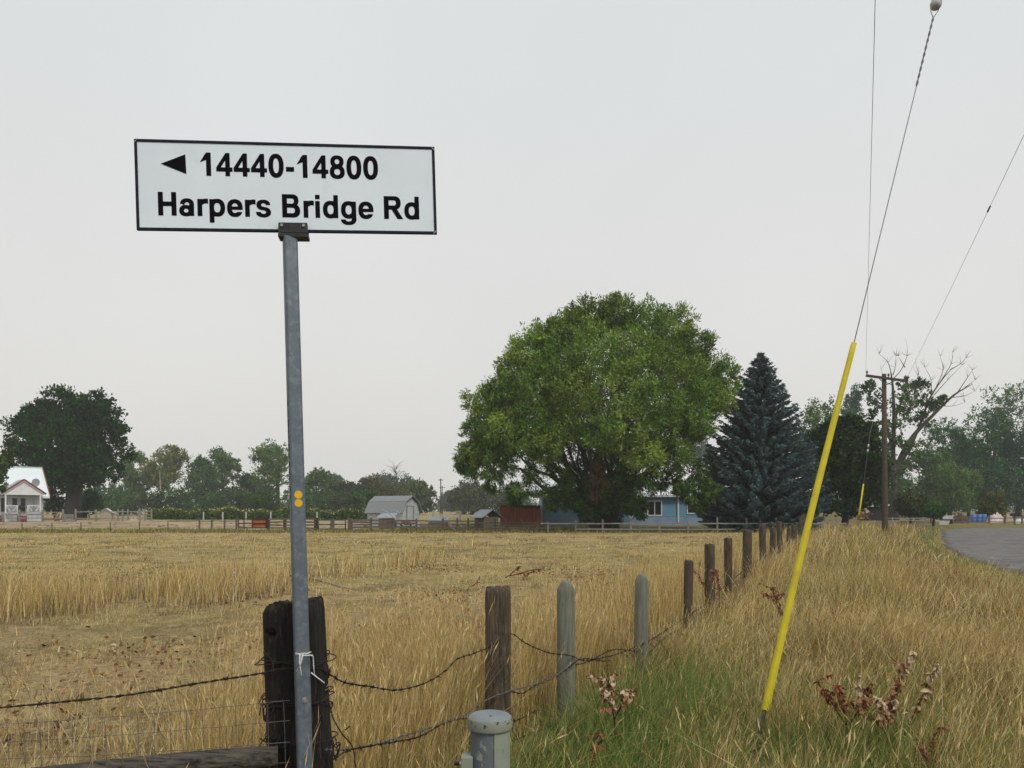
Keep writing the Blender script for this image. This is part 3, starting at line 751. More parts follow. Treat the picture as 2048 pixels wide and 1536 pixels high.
def wire_mesh():
    o = thing('wire_mesh', 'sagging woven wire mesh hung left of the corner post', 'wire mesh', tuple(P(545, 1500, 2.78)))
    off = P(545, 1500, 2.78); r_ = random.Random(3)
    d_at = lambda px: 2.48 + 0.30 * (px + 60) / 640.0
    for j, (y0, y1) in enumerate(((1452, 1400), (1487, 1440), (1520, 1484), (1556, 1524))):
        pts = []
        for i in range(15):
            s = i / 14; px = -60 + 640 * s
            pts.append(P(px, y0 + (y1 - y0) * s + 5 * math.sin(3.1 * s) + r_.uniform(-1, 1), d_at(px)) - off)
        MB().tube(pts, 0.0011, 4).build('line_wire', M_GREYWIRE, o)
    px = -50
    while px < 570:
        yt = 1450 - 50 * (px + 60) / 640.0 + 5
        pts = [P(px + 6 * s + r_.uniform(-1.2, 1.2), yt + (1600 - yt) * s, d_at(px)) - off for s in (0, .3, .6, 1)]
        MB().tube(pts, 0.0010, 4).build('stay_wire', M_GREYWIRE, o); px += 32.5
    return o
wire_mesh()

# ------------------------------------------------------------------ pedestal
def pedestal():
    d = 3.35; x = PX(980, d); zt = PZ(1424, d); g = G(x, d)
    o = thing('cable_pedestal', 'round grey-green cable pedestal with flaking paint and domed cap', 'pedestal', (x, d, g))
    h = zt - g; rb = 0.0845; rc = 0.096
    MB().lathe([(rb, -0.2), (rb, h - 0.055)], k=20, a0=R(95), a1=R(288)).build('body', M_PEDL, o, smooth=True)
    MB().lathe([(rb + 0.003, -0.2), (rb + 0.003, h - 0.055)], k=20, a0=R(286), a1=R(458)).build('cover', M_PEDR, o, smooth=True)
    a = R(286)
    MB().box(((rb + .002) * math.cos(a), (rb + .002) * math.sin(a), h / 2 - 0.13), (0.006, 0.008, h + 0.15), Matrix.Rotation(a, 3, 'Z')).build('seam_flange', M_PEDR, o)
    band = MB().lathe([(rb - .01, h - 0.068), (rc, h - 0.068), (rc + .001, h - 0.064), (rc + .001, h - 0.028), (rc - .003, h - 0.020)], k=48).build('cap_rim', M_CAPBAND, o, smooth=True)
    cap = MB().lathe([(rc - .003, h - 0.020), (rc - .014, h - 0.0105), (rc - .03, h - 0.006), (0.03, h - 0.001), (0.0001, h)], k=48).build('cap', M_CAP, o, smooth=True)
    MB().tube([(0.004, -0.05, h - 0.0040), (0.004, -0.05, h - 0.001)], 0.006, 10).build('cap_screw', M_PEDL, cap)
    MB().box((-rb - 0.012, -0.02, h - 0.43), (0.05, 0.075, 0.5)).build('side_channel', M_PEDR, o, bevel=0.004)
    c = Vector((-rb - 0.037, -0.03, h - 0.213))
    cs = MB().tube([c, c + Vector((-0.008, 0, 0))], 0.007, 10).build('cable_collar', M_WHITEWIRE, o)
    MB().tube([c + Vector((-0.008, 0, 0)), c + Vector((-0.030, 0, -0.001))], 0.0075, 10).build('cable_stub', M_BLACK, o)
pedestal()

# ------------------------------------------------------------------ guy wires
def guy_wire():
    p0, p1 = P(1530, 1420, 5.1), P(1708, 686, 5.55)
    dv = (p1 - p0); L = dv.length; dv.normalize()
    anchor = p0 - dv * 0.62
    gx_, gy_ = p0.x - dv.x * (p0.z / dv.z), p0.y - dv.y * (p0.z / dv.z)
    off = Vector((gx_, gy_, G(gx_, gy_)))
    o = thing('guy_wire', 'pole guy wire in a long yellow plastic guard anchored in the verge', 'guy wire', tuple(off))
    at = lambda s: p0 + dv * s - off
    # split round guard, a little flared at the seam
    side = dv.cross(Vector((0, 1, 0))).normalized(); fw = side.cross(dv)
    k = 22; V, Fc = [], []
    for i in range(31):
        s = L * i / 30; rad = 0.0255 - 0.006 * i / 30
        bow = 0.012 * math.sin(math.pi * i / 30)
        for j in range(k):
            a = 2 * math.pi * j / k
            r2 = rad * (0.62 if j == 15 else 1.0)
            V.append(at(s) + side * (r2 * math.cos(a) + bow) + fw * (r2 * math.sin(a)))
    for i in range(30):
        for j in range(k): Fc.append((i * k + j, i * k + (j + 1) % k, (i + 1) * k + (j + 1) % k, (i + 1) * k + j))
    Fc.append(tuple(30 * k + j for j in range(k)))
    MB().add(V, Fc).build('guard', M_GUARD, o, smooth=True)
    ins = P(1871, 12, 5.92) - off
    grip = P(1866, 38, 5.90) - off
    MB().tube([at(L - 0.05), at(L + 0.8), P(1812, 258, 5.78) - off, grip], 0.0034, 6).build('strand', M_CABLE, o, smooth=True)
    w_ = MB()
    for k2 in range(2):
        pts = []
        for i in range(60):
            s = i / 59; c = grip.lerp(P(1833, 172, 5.825) - off, s); a = 30 * s + math.pi * k2
            pts.append(c + side * (0.0055 * math.cos(a)) + fw * (0.0055 * math.sin(a)))
        w_.tube(pts, 0.0030, 5)
    w_.build('preformed_grip', M_GALV_DARK, o, smooth=True)
    l_ = MB()
    l_.tube([grip + side * -0.004, P(1861.5, 22, 5.9) - off, P(1862, 6, 5.91) - off], 0.003, 6)
    l_.tube([grip + side * 0.004, P(1876, 22, 5.92) - off, P(1881, 10, 5.93) - off], 0.003, 6)
    l_.build('bail', M_CABLE, o, smooth=True)
    prof = [(0.0001, 0), (0.024, 0.0), (0.036, 0.010), (0.042, 0.03), (0.038, 0.075), (0.038, 0.10), (0.042, 0.14), (0.036, 0.165), (0.0001, 0.17)]
    ib = MB(); q = dv.to_track_quat('Z', 'Y').to_matrix()
    k3 = 20; vv = [q @ Vector((r_ * math.cos(2 * math.pi * j / k3), r_ * math.sin(2 * math.pi * j / k3), z_)) + ins - dv * 0.02 for r_, z_ in prof for j in range(k3)]
    ib.add(vv, [(i * k3 + j, i * k3 + (j + 1) % k3, (i + 1) * k3 + (j + 1) % k3, (i + 1) * k3 + j) for i in range(len(prof) - 1) for j in range(k3)])
    io = ib.build('insulator', M_PORC, o, smooth=True)
    h_ = MB(); hc = ins + dv * 0.035 - side * 0.012 - fw * 0.036
    if fw.y > 0: pass
    h_.tube([hc - fw * 0.006, hc + fw * 0.003], 0.011, 10).build('bore', M_BLACK, io)
    MB().tube([ins + dv * 0.14, ins + dv * 6.0], 0.0042, 6).build('strand', M_CABLE, o, smooth=True)
    # turnbuckle and anchor rod
    MB().tube([at(0.03), at(-0.02), at(-0.10), at(-0.155), at(-0.16)], [0.010, 0.0105, 0.0125, 0.017, 0.010], 12).build('socket', M_GALV_DARK, o, smooth=True)
    y_ = MB()
    y_.tube([at(-0.15) + side * 0.010, at(-0.26) + side * 0.006], 0.0045, 6); y_.tube([at(-0.15) - side * 0.010, at(-0.26) - side * 0.008], 0.0045, 6)
    y_.build('yoke', M_GREYWIRE, o, smooth=True)
    MB().tube([at(-0.255), at(-0.27), at(-0.29), at(-0.30)], [0.010, 0.021, 0.020, 0.010], 12).build('eye_nut', M_RUSTWIRE, o, smooth=True)
    MB().tube([at(-0.29), at(-0.6)], 0.010, 8).build('anchor_rod', M_GALV_DARK, o, smooth=True)
guy_wire()

def sag_wire(name, a, b, sag, r, label, cat='power line'):
    a, b = Vector(a), Vector(b)
    o = thing(name, label, cat, tuple(b))
    pts = [a.lerp(b, s) - Vector((0, 0, sag * 4 * s * (1 - s))) - b for s in np.linspace(0, 1, 40)]
    return MB().tube(pts, r, 5).build('conductor', M_CABLE, o, smooth=True)

# ------------------------------------------------------------------ utility pole
UD = 50.0
def utility_pole():
    x = PX(1770, UD); g = G(x, UD); zt = PZ(748, UD)
    o = thing('utility_pole', 'tall brown utility pole with tilted crossarm in the grass verge', 'utility pole', (x, UD, g))
    tl = -0.06
    MB().tube([(0, 0, -0.5), (0, 0, 0), (tl * .5, 0, (zt - g) * .5), (tl, 0, zt - g)], [0.20, 0.195, 0.165, 0.135], 14).build('shaft', M_POST_FAR, o, smooth=True)
    L_, R_ = P(1729, 752, UD + 0.5), P(1812, 763, UD - 0.5)
    off = Vector((x, UD, g))
    ca = MB().beam(L_ - off + Vector((0, -0.18, 0)), R_ - off + Vector((0, -0.18, 0)), 0.12, 0.16).build('crossarm', M_POST_FAR, o)
    for t in (0.03, 0.55, 0.97):
        c = L_.lerp(R_, t) - off + Vector((0, -0.18, 0.08))
        MB().lathe([(0.03, 0), (0.03, 0.08), (0.07, 0.10), (0.075, 0.17), (0.045, 0.2), (0.05, 0.24), (0.0001, 0.26)], tuple(c), 10).build('pin_insulator', M_GALV_DARK, ca, smooth=True)
    mid = Vector((tl, -0.2, zt - g - 0.75))
    for t in (0.3, 0.72):
        MB().beam(mid, L_.lerp(R_, t) - off + Vector((0, -0.25, -0.06)), 0.03, 0.05).build('brace', M_GALV_DARK, o)
    b1 = P(1736, 797, UD) - off; b2 = P(1764, 809, UD) - off
    MB().tube([b2 + Vector((0, -.1, 0)), b1.lerp(b2, .4) + Vector((0, -.1, 0.02)), b1 + Vector((0, -.1, 0))], 0.045, 8).build('lower_arm', M_GALV_DARK, o, smooth=True)
    return L_, R_
L_, R_ = utility_pole()
a1 = P(1745, 0, 12.0); v1 = (a1 - L_)
sag_wire('power_line', L_ + Vector((0, -0.18, 0.26)), L_ + v1 * 1.9, 0.25, 0.0055, 'thin power line rising from the left end of the crossarm')
a2 = P(2048, 250, 15.9); v2 = (a2 - R_)
o_ = sag_wire('power_line', R_ + Vector((0, -0.18, 0.26)), R_ + v2 * 1.9, 0.25, 0.0055, 'thin power line rising from the right end of the crossarm to the right edge')
wa, wb = R_ + Vector((0, -0.18, 0.26)), R_ + v2 * 1.9
wpt = lambda t: wa.lerp(wb, t) - Vector((0, 0, 0.25 * 4 * t * (1 - t)))
ts = min(np.linspace(0, .5, 500), key=lambda t: abs(CX + F * wpt(t).x / wpt(t).y - 1978))
MB().tube([wpt(ts - .003), wpt(ts + .003)], 0.022, 6).build('splice', M_GALV_DARK, o_.parent, off=o_.parent.location)

def far_guy():
    a, b = P(1716, 1044, 45), P(1727, 968, 45.4)
    o = thing('guy_wire', 'far guy wire with short yellow guard beside the utility pole', 'guy wire', tuple(a))
    dv = (b - a)
    MB().tube([a - a - dv * 0.1, b - a], [0.055, 0.042], 8).build('guard', M_GUARD, o, smooth=True)
    end = P(1740, 866, 47); end2 = P(1758, 800, 49.5)
    MB().tube([b - a, end - a, end2 - a], 0.012, 5).build('strand', M_GREYWIRE, o, smooth=True)
    for t in (0.62, 0.72):
        c = b.lerp(end, t) - a
        MB().tube([c, c + (end - b).normalized() * 0.17], [0.05, 0.05], 8).build('insulator', M_PORC, o, smooth=True)
far_guy()

def far_pole(px, py_t, py_b, d, arms, label):
    x = PX(px, d); g = G(x, d)
    o = thing('utility_pole', label, 'utility pole', (x, d, g), group=None)
    h = PZ(py_t, d) - g
    MB().tube([(0, 0, -0.4), (0, 0, h)], [0.17, 0.12], 8).build('shaft', M_POST_FAR, o, smooth=True)
    for z_, w_ in arms:
        MB().box((0, -0.12, PZ(z_, d) - g), (w_, 0.12, 0.14)).build('crossarm', M_POST_FAR, o)
far_pole(881.5, 957, 1010, 165, [(960, 1.1)], 'nearer of two tiny distant utility poles in the gap beside the willow')
far_pole(884.5, 972, 1008, 210, [(975, 1.7)], 'farther of two tiny distant utility poles in the gap beside the willow')

def street_lamp():
    d = 100; x = PX(2030, d); g = G(x, d)
    o = thing('street_lamp', 'pale street lamp with curved arm before the dark trees at right', 'street lamp', (x, d, g))
    q = lambda px, py: P(px, py, d) - Vector((x, d, g))
    MB().tube([(0, 0, -.3), q(2029, 960), q(2032, 930), q(2036, 918), q(2042, 915)], [0.06, 0.05, 0.04, 0.035, 0.035], 8).build('post', M_GALV_DARK, o, smooth=True)
    MB().box(q(2045, 916), (0.55, 0.22, 0.14)).build('lamp_head', M_PORC, o, bevel=0.03)
street_lamp()

# ------------------------------------------------------------------ trees
def leaf_quads(c, d, ln, wd, r_, nrm=None):
    n = len(c)
    d = d / (np.linalg.norm(d, axis=1)[:, None] + 1e-9)
    s = np.cross(d, r_.normal(size=(n, 3)) if nrm is None else nrm + r_.normal(0, 0.45, (n, 3))); s /= np.linalg.norm(s, axis=1)[:, None] + 1e-9
    h = d * (ln / 2)[:, None]; w = s * (wd / 2)[:, None]
    V = np.stack([c - h, c + w - h * 0.1, c + h, c - w - h * 0.1], 1).reshape(-1, 3)
    Q = np.arange(n * 4).reshape(n, 4)
    return V, Q
def foliage_mesh(name, lobes, r_, sub, per, leaf, col, var=0.25, sub_r=0.42, up=0.25, out=0.7, col2=None, ratio=0.5, top_light=0.0, flat=1.0):
    """lobes: (n,6) centre and radii. Each lobe carries sub-clumps, each clump carries leaves."""
    lobes = np.asarray(lobes, float); n = len(lobes)
    rep = np.repeat(np.arange(n), sub)
    u = r_.normal(size=(len(rep), 3)); u /= np.linalg.norm(u, axis=1)[:, None]
    rho = np.clip(1 - np.abs(r_.normal(0, 0.22, len(rep))), 0.1, 1.05)
    sc = lobes[rep, :3] + lobes[rep, 3:] * u * rho[:, None]
    sr = lobes[rep, 3:].mean(1) * sub_r * r_.uniform(0.6, 1.25, len(rep))
    hue = r_.random(n)[rep] * 0.6 + 0.4 * r_.random(len(rep))
    lum = (1 + 0.16 * r_.normal(size=n))[rep] * (1 + 0.12 * r_.normal(size=len(rep)))
    rp2 = np.repeat(np.arange(len(rep)), per); m = len(rp2)
    u2 = r_.normal(size=(m, 3)); u2 /= np.linalg.norm(u2, axis=1)[:, None]
    rr = r_.random(m) ** 0.5
    c = sc[rp2] + (sr[rp2] * rr)[:, None] * u2 * np.array([1, 1, flat])
    d = out * (0.5 * u[rp2] + 0.8 * u2) + r_.normal(0, 0.55, (m, 3)) + np.array([0, 0, up])
    ln = leaf * r_.uniform(0.6, 1.35, m); wd = ln * ratio * r_.uniform(0.7, 1.3, m)
    nrm = 0.75 * u[rp2] + 0.75 * u2 + np.array([0, 0, 0.35])
    V, Q = leaf_quads(c, d, ln, wd, r_, nrm)
    base = np.array(col)[None, :]
    if col2 is not None:
        t = np.clip(hue[rp2] + r_.normal(0, 0.12, m), 0, 1)[:, None]; base = base * (1 - t) + np.array(col2)[None, :] * t
    cl = base * np.clip(lum[rp2] * (1 + var * r_.normal(size=m)), 0.35, 1.9)[:, None]
    return mesh_np(name, V, Q, np.repeat(cl, 4, 0))
def limb_path(a, b, r_, bow=0.1, n=5):
    a, b = np.array(a, float), np.array(b, float); L = np.linalg.norm(b - a)
    pts = [a + (b - a) * s for s in np.linspace(0, 1, n)]
    for i in range(1, n - 1): pts[i] = pts[i] + r_.normal(0, 0.035 * L, 3) + np.array([0, 0, bow * L * math.sin(math.pi * i / (n - 1))])
    return [tuple(p) for p in pts]

def tree(name, label, px, y_top, y_bot, hw, d, y_base=None, n_lobes=16, col=(0.05, 0.085, 0.03), col2=None, leaf=0.34, sub=14, per=16, seed=0, trunk=None,
         bark=None, group=None, lobe_r=0.36, ratio=0.55, var=0.25, depth=1.0, up=0.25, shape='round', trunk_px=None, shift=0.0):
    r_ = np.random.default_rng(seed)
    x = PX(px, d); g = G(x, d)
    s = d / F
    W, zt, zb = hw * s, PZ(y_top, d) - g, max(PZ(y_bot, d) - g, 0.2)
    Hc = (zt - zb) / 2; zc = (zt + zb) / 2
    o = thing(name, label, 'bush' if 'bush' in name else 'tree', (x, d, g), group=group)
    lobes = []
    for i in range(n_lobes):
        u = r_.normal(size=3); u /= np.linalg.norm(u)
        if r_.random() < 0.6: u[1] = -abs(u[1])
        rho = r_.uniform(0.55, 0.80)
        zz = u[2] * rho
        wf = 1.0
        if shape == 'cone': wf = np.clip(0.95 - 0.75 * (zz + 0.7) / 1.5, 0.12, 1)
        if shape == 'vase': wf = np.clip(0.6 + 0.45 * (zz + 0.6), 0.4, 1.1)
        lr = lobe_r * r_.uniform(0.7, 1.2) * (wf if shape == 'cone' else 1)
        lobes.append([u[0] * rho * W * wf + shift * W * zz, u[1] * rho * W * depth * wf, zc + zz * Hc, lr * W, lr * W * depth, min(lr * max(W, Hc * 0.8), Hc * 0.55)])
    lobes.append([0, 0, zc, W * 0.45, W * 0.45 * depth, Hc * 0.55])
    lobes = np.array(lobes); lobes[:, 2] = np.maximum(lobes[:, 2], lobes[:, 5] * 0.7 + 0.05)
    # keep the crown inside the outline read from the photograph
    top_now = (lobes[:, 2] + lobes[:, 5]).max(); lobes[:, 2] += (zt - top_now) * np.clip((lobes[:, 2] - zb) / max(zt - zb, .1), 0, 1)
    lobes[:, 2] = np.maximum(lobes[:, 2], lobes[:, 5] * 0.7 + 0.05)
    obj_from(foliage_mesh('crown', lobes, r_, sub, per, leaf, col, var, col2=col2, ratio=ratio, up=up), 'crown', M_LEAF, o)
    tr = trunk if trunk else max(0.12, W * 0.07)
    mb = MB()
    tx = 0 if trunk_px is None else PX(trunk_px, d) - x
    hub = (tx * 0.4, 0, max(zb * 1.05, zc * 0.75))
    mb.tube(limb_path((tx, 0, -0.3), hub, r_, 0.0, 5), [tr * 1.35, tr * 1.05, tr, tr * .9, tr * .75], 9)
    to = mb.build('trunk', bark or M_BARK, o, smooth=True)
    lb = MB()
    for L in lobes[:min(len(lobes), 14)]:
        lb.tube(limb_path(hub, (L[0] * .9, L[1] * .9, L[2]), r_, 0.06), [tr * .5, tr * .36, tr * .26, tr * .16, tr * .08], 5)
    lb.build('limbs', bark or M_BARK, to, smooth=True)
    return o

def willow():
    d = 60.5; px0 = 1205; x = PX(px0, d); g = G(x, d)
    o = thing('willow_tree', 'huge bright green willow spreading over the blue house', 'tree', (x, d, g))
    r_ = np.random.default_rng(21); s = d / F
    # the leafy domes one can tell apart in the crown: column, row, radius (photo pixels)
    domes = [(1238, 615, 32), (1180, 632, 40), (1130, 650, 36), (1300, 640, 42), (1352, 648, 38), (1092, 662, 28), (1388, 690, 38), (1058, 698, 40), (1030, 730, 36), (1112, 712, 46), (1190, 698, 50),
             (1270, 700, 48), (1338, 728, 48), (1408, 738, 44), (1448, 752, 34), (1008, 778, 36), (965, 800, 34), (1075, 772, 44), (1150, 778, 46), (1232, 778, 48), (1310, 798, 44), (1388, 798, 42), (1442, 795, 28),
             (962, 856, 32), (1010, 848, 36), (1068, 838, 40), (1130, 842, 36), (1250, 850, 44), (1330, 856, 40), (1400, 845, 28), (946, 902, 26), (990, 902, 32), (1040, 895, 34), (930, 922, 18), (1090, 885, 32), (1198, 858, 36), (1290, 905, 36), (1352, 902, 32)]
    lobes = []
    for k_i, (a, b, c) in enumerate(domes):
        q = 1 - ((a - 1200) / 300.0) ** 2 - ((b - 900) / 335.0) ** 2
        Y = -math.sqrt(max(q, 0.0)) * 8.0 + r_.uniform(-.6, .6)
        c0 = P(a, b + 6, d + Y); rr = c * 1.12 * (d + Y) / F
        lobes.append((c0.x - x, Y, c0.z - g, rr, rr, rr * 0.95))
        if b < 890:
            Y = -Y * .75; c0 = P(1200 + (a - 1200) * .9 + r_.uniform(-12, 12), b + 16, d + Y); rr = c * 1.1 * (d + Y) / F
            lobes.append((c0.x - x, Y, c0.z - g, rr, rr, rr * 0.95))
    for px_, py in ((1200, 690), (1120, 740), (1290, 740), (1190, 780), (1350, 800), (1060, 810), (1230, 840), (1130, 860)):
        c0 = P(px_, py, d); lobes.append((c0.x - x, 0.5, c0.z - g, 2.6, 2.4, 1.9))
    lobes = np.array(lobes)
    dn = np.clip((lobes[:, 2] - 4) / 12, 0, 1)
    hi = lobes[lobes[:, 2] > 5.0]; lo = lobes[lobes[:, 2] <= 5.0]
    crown = obj_from(foliage_mesh('crown', hi, r_, 42, 60, 0.29, (0.105, 0.20, 0.034), 0.22, sub_r=0.38, up=0.15, col2=(0.20, 0.27, 0.048), ratio=0.30, out=0.6), 'crown', M_LEAF, o)
    # hanging skirts under the low boughs, shade put into their darker leaf colour
    sk = []
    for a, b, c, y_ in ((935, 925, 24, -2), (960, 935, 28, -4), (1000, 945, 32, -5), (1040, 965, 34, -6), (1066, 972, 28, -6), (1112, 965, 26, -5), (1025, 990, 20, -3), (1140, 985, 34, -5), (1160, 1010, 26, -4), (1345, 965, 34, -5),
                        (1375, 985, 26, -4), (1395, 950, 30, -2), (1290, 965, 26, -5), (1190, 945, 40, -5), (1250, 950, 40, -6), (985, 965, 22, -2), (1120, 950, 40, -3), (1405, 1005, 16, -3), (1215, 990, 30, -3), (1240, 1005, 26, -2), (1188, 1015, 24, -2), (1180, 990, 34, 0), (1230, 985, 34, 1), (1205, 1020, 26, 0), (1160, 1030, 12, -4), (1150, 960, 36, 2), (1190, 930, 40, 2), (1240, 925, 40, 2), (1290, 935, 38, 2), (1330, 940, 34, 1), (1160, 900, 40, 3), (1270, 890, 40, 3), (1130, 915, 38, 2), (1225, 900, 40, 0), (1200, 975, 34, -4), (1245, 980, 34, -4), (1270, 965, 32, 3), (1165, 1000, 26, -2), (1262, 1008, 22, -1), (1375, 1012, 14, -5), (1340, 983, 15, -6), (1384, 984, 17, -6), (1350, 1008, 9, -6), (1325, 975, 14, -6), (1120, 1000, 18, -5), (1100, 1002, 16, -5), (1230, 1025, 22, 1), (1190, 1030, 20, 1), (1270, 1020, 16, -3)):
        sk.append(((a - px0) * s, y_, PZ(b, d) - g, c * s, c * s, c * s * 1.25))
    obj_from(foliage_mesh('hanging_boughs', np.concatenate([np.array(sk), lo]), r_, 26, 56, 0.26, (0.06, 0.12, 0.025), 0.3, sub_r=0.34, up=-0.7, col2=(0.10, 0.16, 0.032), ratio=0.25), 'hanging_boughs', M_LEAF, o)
    # dead reddish sprays low in the middle
    dd = np.array([((1176 - px0) * s, -7.0, PZ(960, d) - g, .75, .5, 1.5), ((1170 - px0) * s, -7.2, PZ(985, d) - g, 0.6, .5, 1.0), ((1184 - px0) * s, -6.4, PZ(915, d) - g, .35, .4, 1.4)])
    obj_from(foliage_mesh('dead_spray', dd, r_, 16, 30, 0.4, (0.075, 0.05, 0.028), 0.3, up=-0.6, ratio=0.11), 'dead_spray', M_LEAF, o)
    hub = (0, 0, 2.0)
    tr = MB().tube([(0.2, 0, -.4), (0.1, 0, .4), (0, 0, 1.6), (0, 0, 3.4)], [1.35, 1.15, 1.05, .8], 14).build('trunk', M_BARK, o, smooth=True)
    for i, L in enumerate(lobes):
        if i % 2: continue
        ang = math.atan2(L[1], L[0]); st = (0.7 * math.cos(ang), 0.6 * math.sin(ang), r_.uniform(1.6, 3.2))
        lb = MB(); rr = 0.20 * r_.uniform(.7, 1.3)
        lb.tube(limb_path(st, (L[0] * .95, L[1] * .95, L[2] + .4), r_, -0.05, 6), [rr, rr * .8, rr * .6, rr * .42, rr * .28, rr * .12], 6)
        lb.build('limb', M_BARK, tr, smooth=True)
willow()

def spruce(name, label, px, y_top, y_base, hw, d, col, col2, seed=0, tiers=44, leaf=0.5, dens=1.0):
    r_ = np.random.default_rng(seed); s = d / F
    x = PX(px, d); g = G(x, d); Ht = PZ(y_top, d) - g; Rb = hw * s
    o = thing(name, label, 'tree', (x, d, g))
    C, D, LN, WD, CL = [], [], [], [], []
    for t in range(tiers):
        f = (t + 0.5) / tiers; z = 0.35 + (Ht - 0.5) * f ** 1.0
        L0 = Rb * min(1.0, 1.16 * (1 - f) ** 0.80) * (0.86 + 0.14 * min(1, f * 6))
        nb = max(5, int((10 + 18 * (1 - f)) * dens))
        for b in range(nb):
            a = 2 * math.pi * (b + r_.uniform(-.4, .4)) / nb + t * 0.7
            L = L0 * r_.uniform(0.80, 1.16)
            dz = -0.10 * (1 - f) + 0.35 * f; zb_ = z + r_.uniform(-.2, .2)
            ns = max(4, int(L / 0.22))
            q = np.linspace(0.22, 1, ns)
            bx = np.stack([np.cos(a) * L * q, np.sin(a) * L * q, zb_ + dz * L * q + 0.13 * L * (q ** 2.5) - 0.10 * L * np.sin(q * 2.4)], 1)
            rad = np.array([math.cos(a), math.sin(a), 0]); tg = np.array([-math.sin(a), math.cos(a), 0])
            lum = r_.uniform(0.75, 1.2)
            for side in (-1.0, -0.66, -0.33, 0.0, 0.33, 0.66, 1.0):
                dv = rad * 0.75 + tg * side * 0.8 + np.array([0, 0, 0.22 - 0.5 * (abs(side) < .5)])
                off = tg[None, :] * (side * 0.13 * L * (1.05 - q))[:, None]
                C.append(bx + off + r_.normal(0, 0.05, bx.shape)); D.append(np.tile(dv, (ns, 1)) + r_.normal(0, 0.22, bx.shape))
                LN.append(leaf * r_.uniform(.7, 1.2, ns)); WD.append(leaf * 0.30 * r_.uniform(.7, 1.3, ns))
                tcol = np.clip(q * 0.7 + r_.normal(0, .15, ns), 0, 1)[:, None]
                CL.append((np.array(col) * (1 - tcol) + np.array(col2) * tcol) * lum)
            C.append(bx[-2:] + r_.normal(0, .05, (2, 3))); D.append(np.tile(rad + np.array([0, 0, .8]), (2, 1))); LN.append(np.full(2, leaf * .9)); WD.append(np.full(2, leaf * .24)); CL.append(np.tile(np.array(col2) * lum, (2, 1)))
    nt = 40
    C.append(np.stack([r_.normal(0, .06, nt), r_.normal(0, .06, nt), np.linspace(Ht - 1.4, Ht, nt)], 1)); D.append(r_.normal(0, .5, (nt, 3)) + np.array([0, 0, 1.2])); LN.append(np.full(nt, leaf * .7)); WD.append(np.full(nt, leaf * .18)); CL.append(np.tile(np.array(col2), (nt, 1)))
    V, Q = leaf_quads(np.concatenate(C), np.concatenate(D), np.concatenate(LN), np.concatenate(WD), r_, np.concatenate(C) * np.array([.22, .22, 0]) + np.array([0, 0, .45]))
    obj_from(mesh_np('crown', V, Q, np.repeat(np.concatenate(CL), 4, 0)), 'crown', M_LEAF, o)
    MB().tube([(0, 0, -.3), (0, 0, Ht * .5), (0, 0, Ht * .97)], [Rb * .075, Rb * .045, 0.03], 9).build('trunk', M_BARK, o, smooth=True)
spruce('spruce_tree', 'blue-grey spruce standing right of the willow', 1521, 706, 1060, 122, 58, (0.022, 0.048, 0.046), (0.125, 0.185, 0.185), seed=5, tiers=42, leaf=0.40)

DK, DK2 = (0.015, 0.044, 0.012), (0.028, 0.070, 0.014)
MG, MG2 = (0.065, 0.135, 0.034), (0.135, 0.205, 0.045)
YG, YG2 = (0.11, 0.14, 0.035), (0.20, 0.20, 0.05)
BG, BG2 = (0.045, 0.105, 0.050), (0.075, 0.145, 0.058)
OL, OL2 = (0.085, 0.095, 0.035), (0.12, 0.115, 0.045)
tree('maple_tree', 'big dark round maple behind the white house', 148, 772, 1002, 134, 99, depth=0.6, n_lobes=60, col=DK, col2=DK2, leaf=0.37, sub=32, per=28, seed=31, trunk=0.95, lobe_r=0.24, ratio=0.7, trunk_px=143)
tree('leafy_tree', 'green tree cut off by the left edge, before the white house', -22, 862, 1010, 46, 72, n_lobes=16, col=(0.05, 0.09, 0.025), col2=(0.10, 0.14, 0.035), leaf=0.3, sub=18, per=26, seed=32, ratio=0.6)
tree('leafy_tree', 'very dark broad tree just right of the blue spruce', 1688, 824, 1062, 84, 66, n_lobes=40, col=(0.024, 0.052, 0.016), col2=(0.048, 0.078, 0.020), leaf=0.30, sub=26, per=28, seed=33, lobe_r=0.30, ratio=0.6)
tree('pine_tree', 'hazy rounded pine top behind the yellow guy guard, left of utility pole', 1705, 766, 960, 27, 165, n_lobes=26, col=(0.035, 0.075, 0.045), col2=(0.055, 0.10, 0.055), leaf=0.5, sub=18, per=16, seed=34, lobe_r=0.34, ratio=0.4)
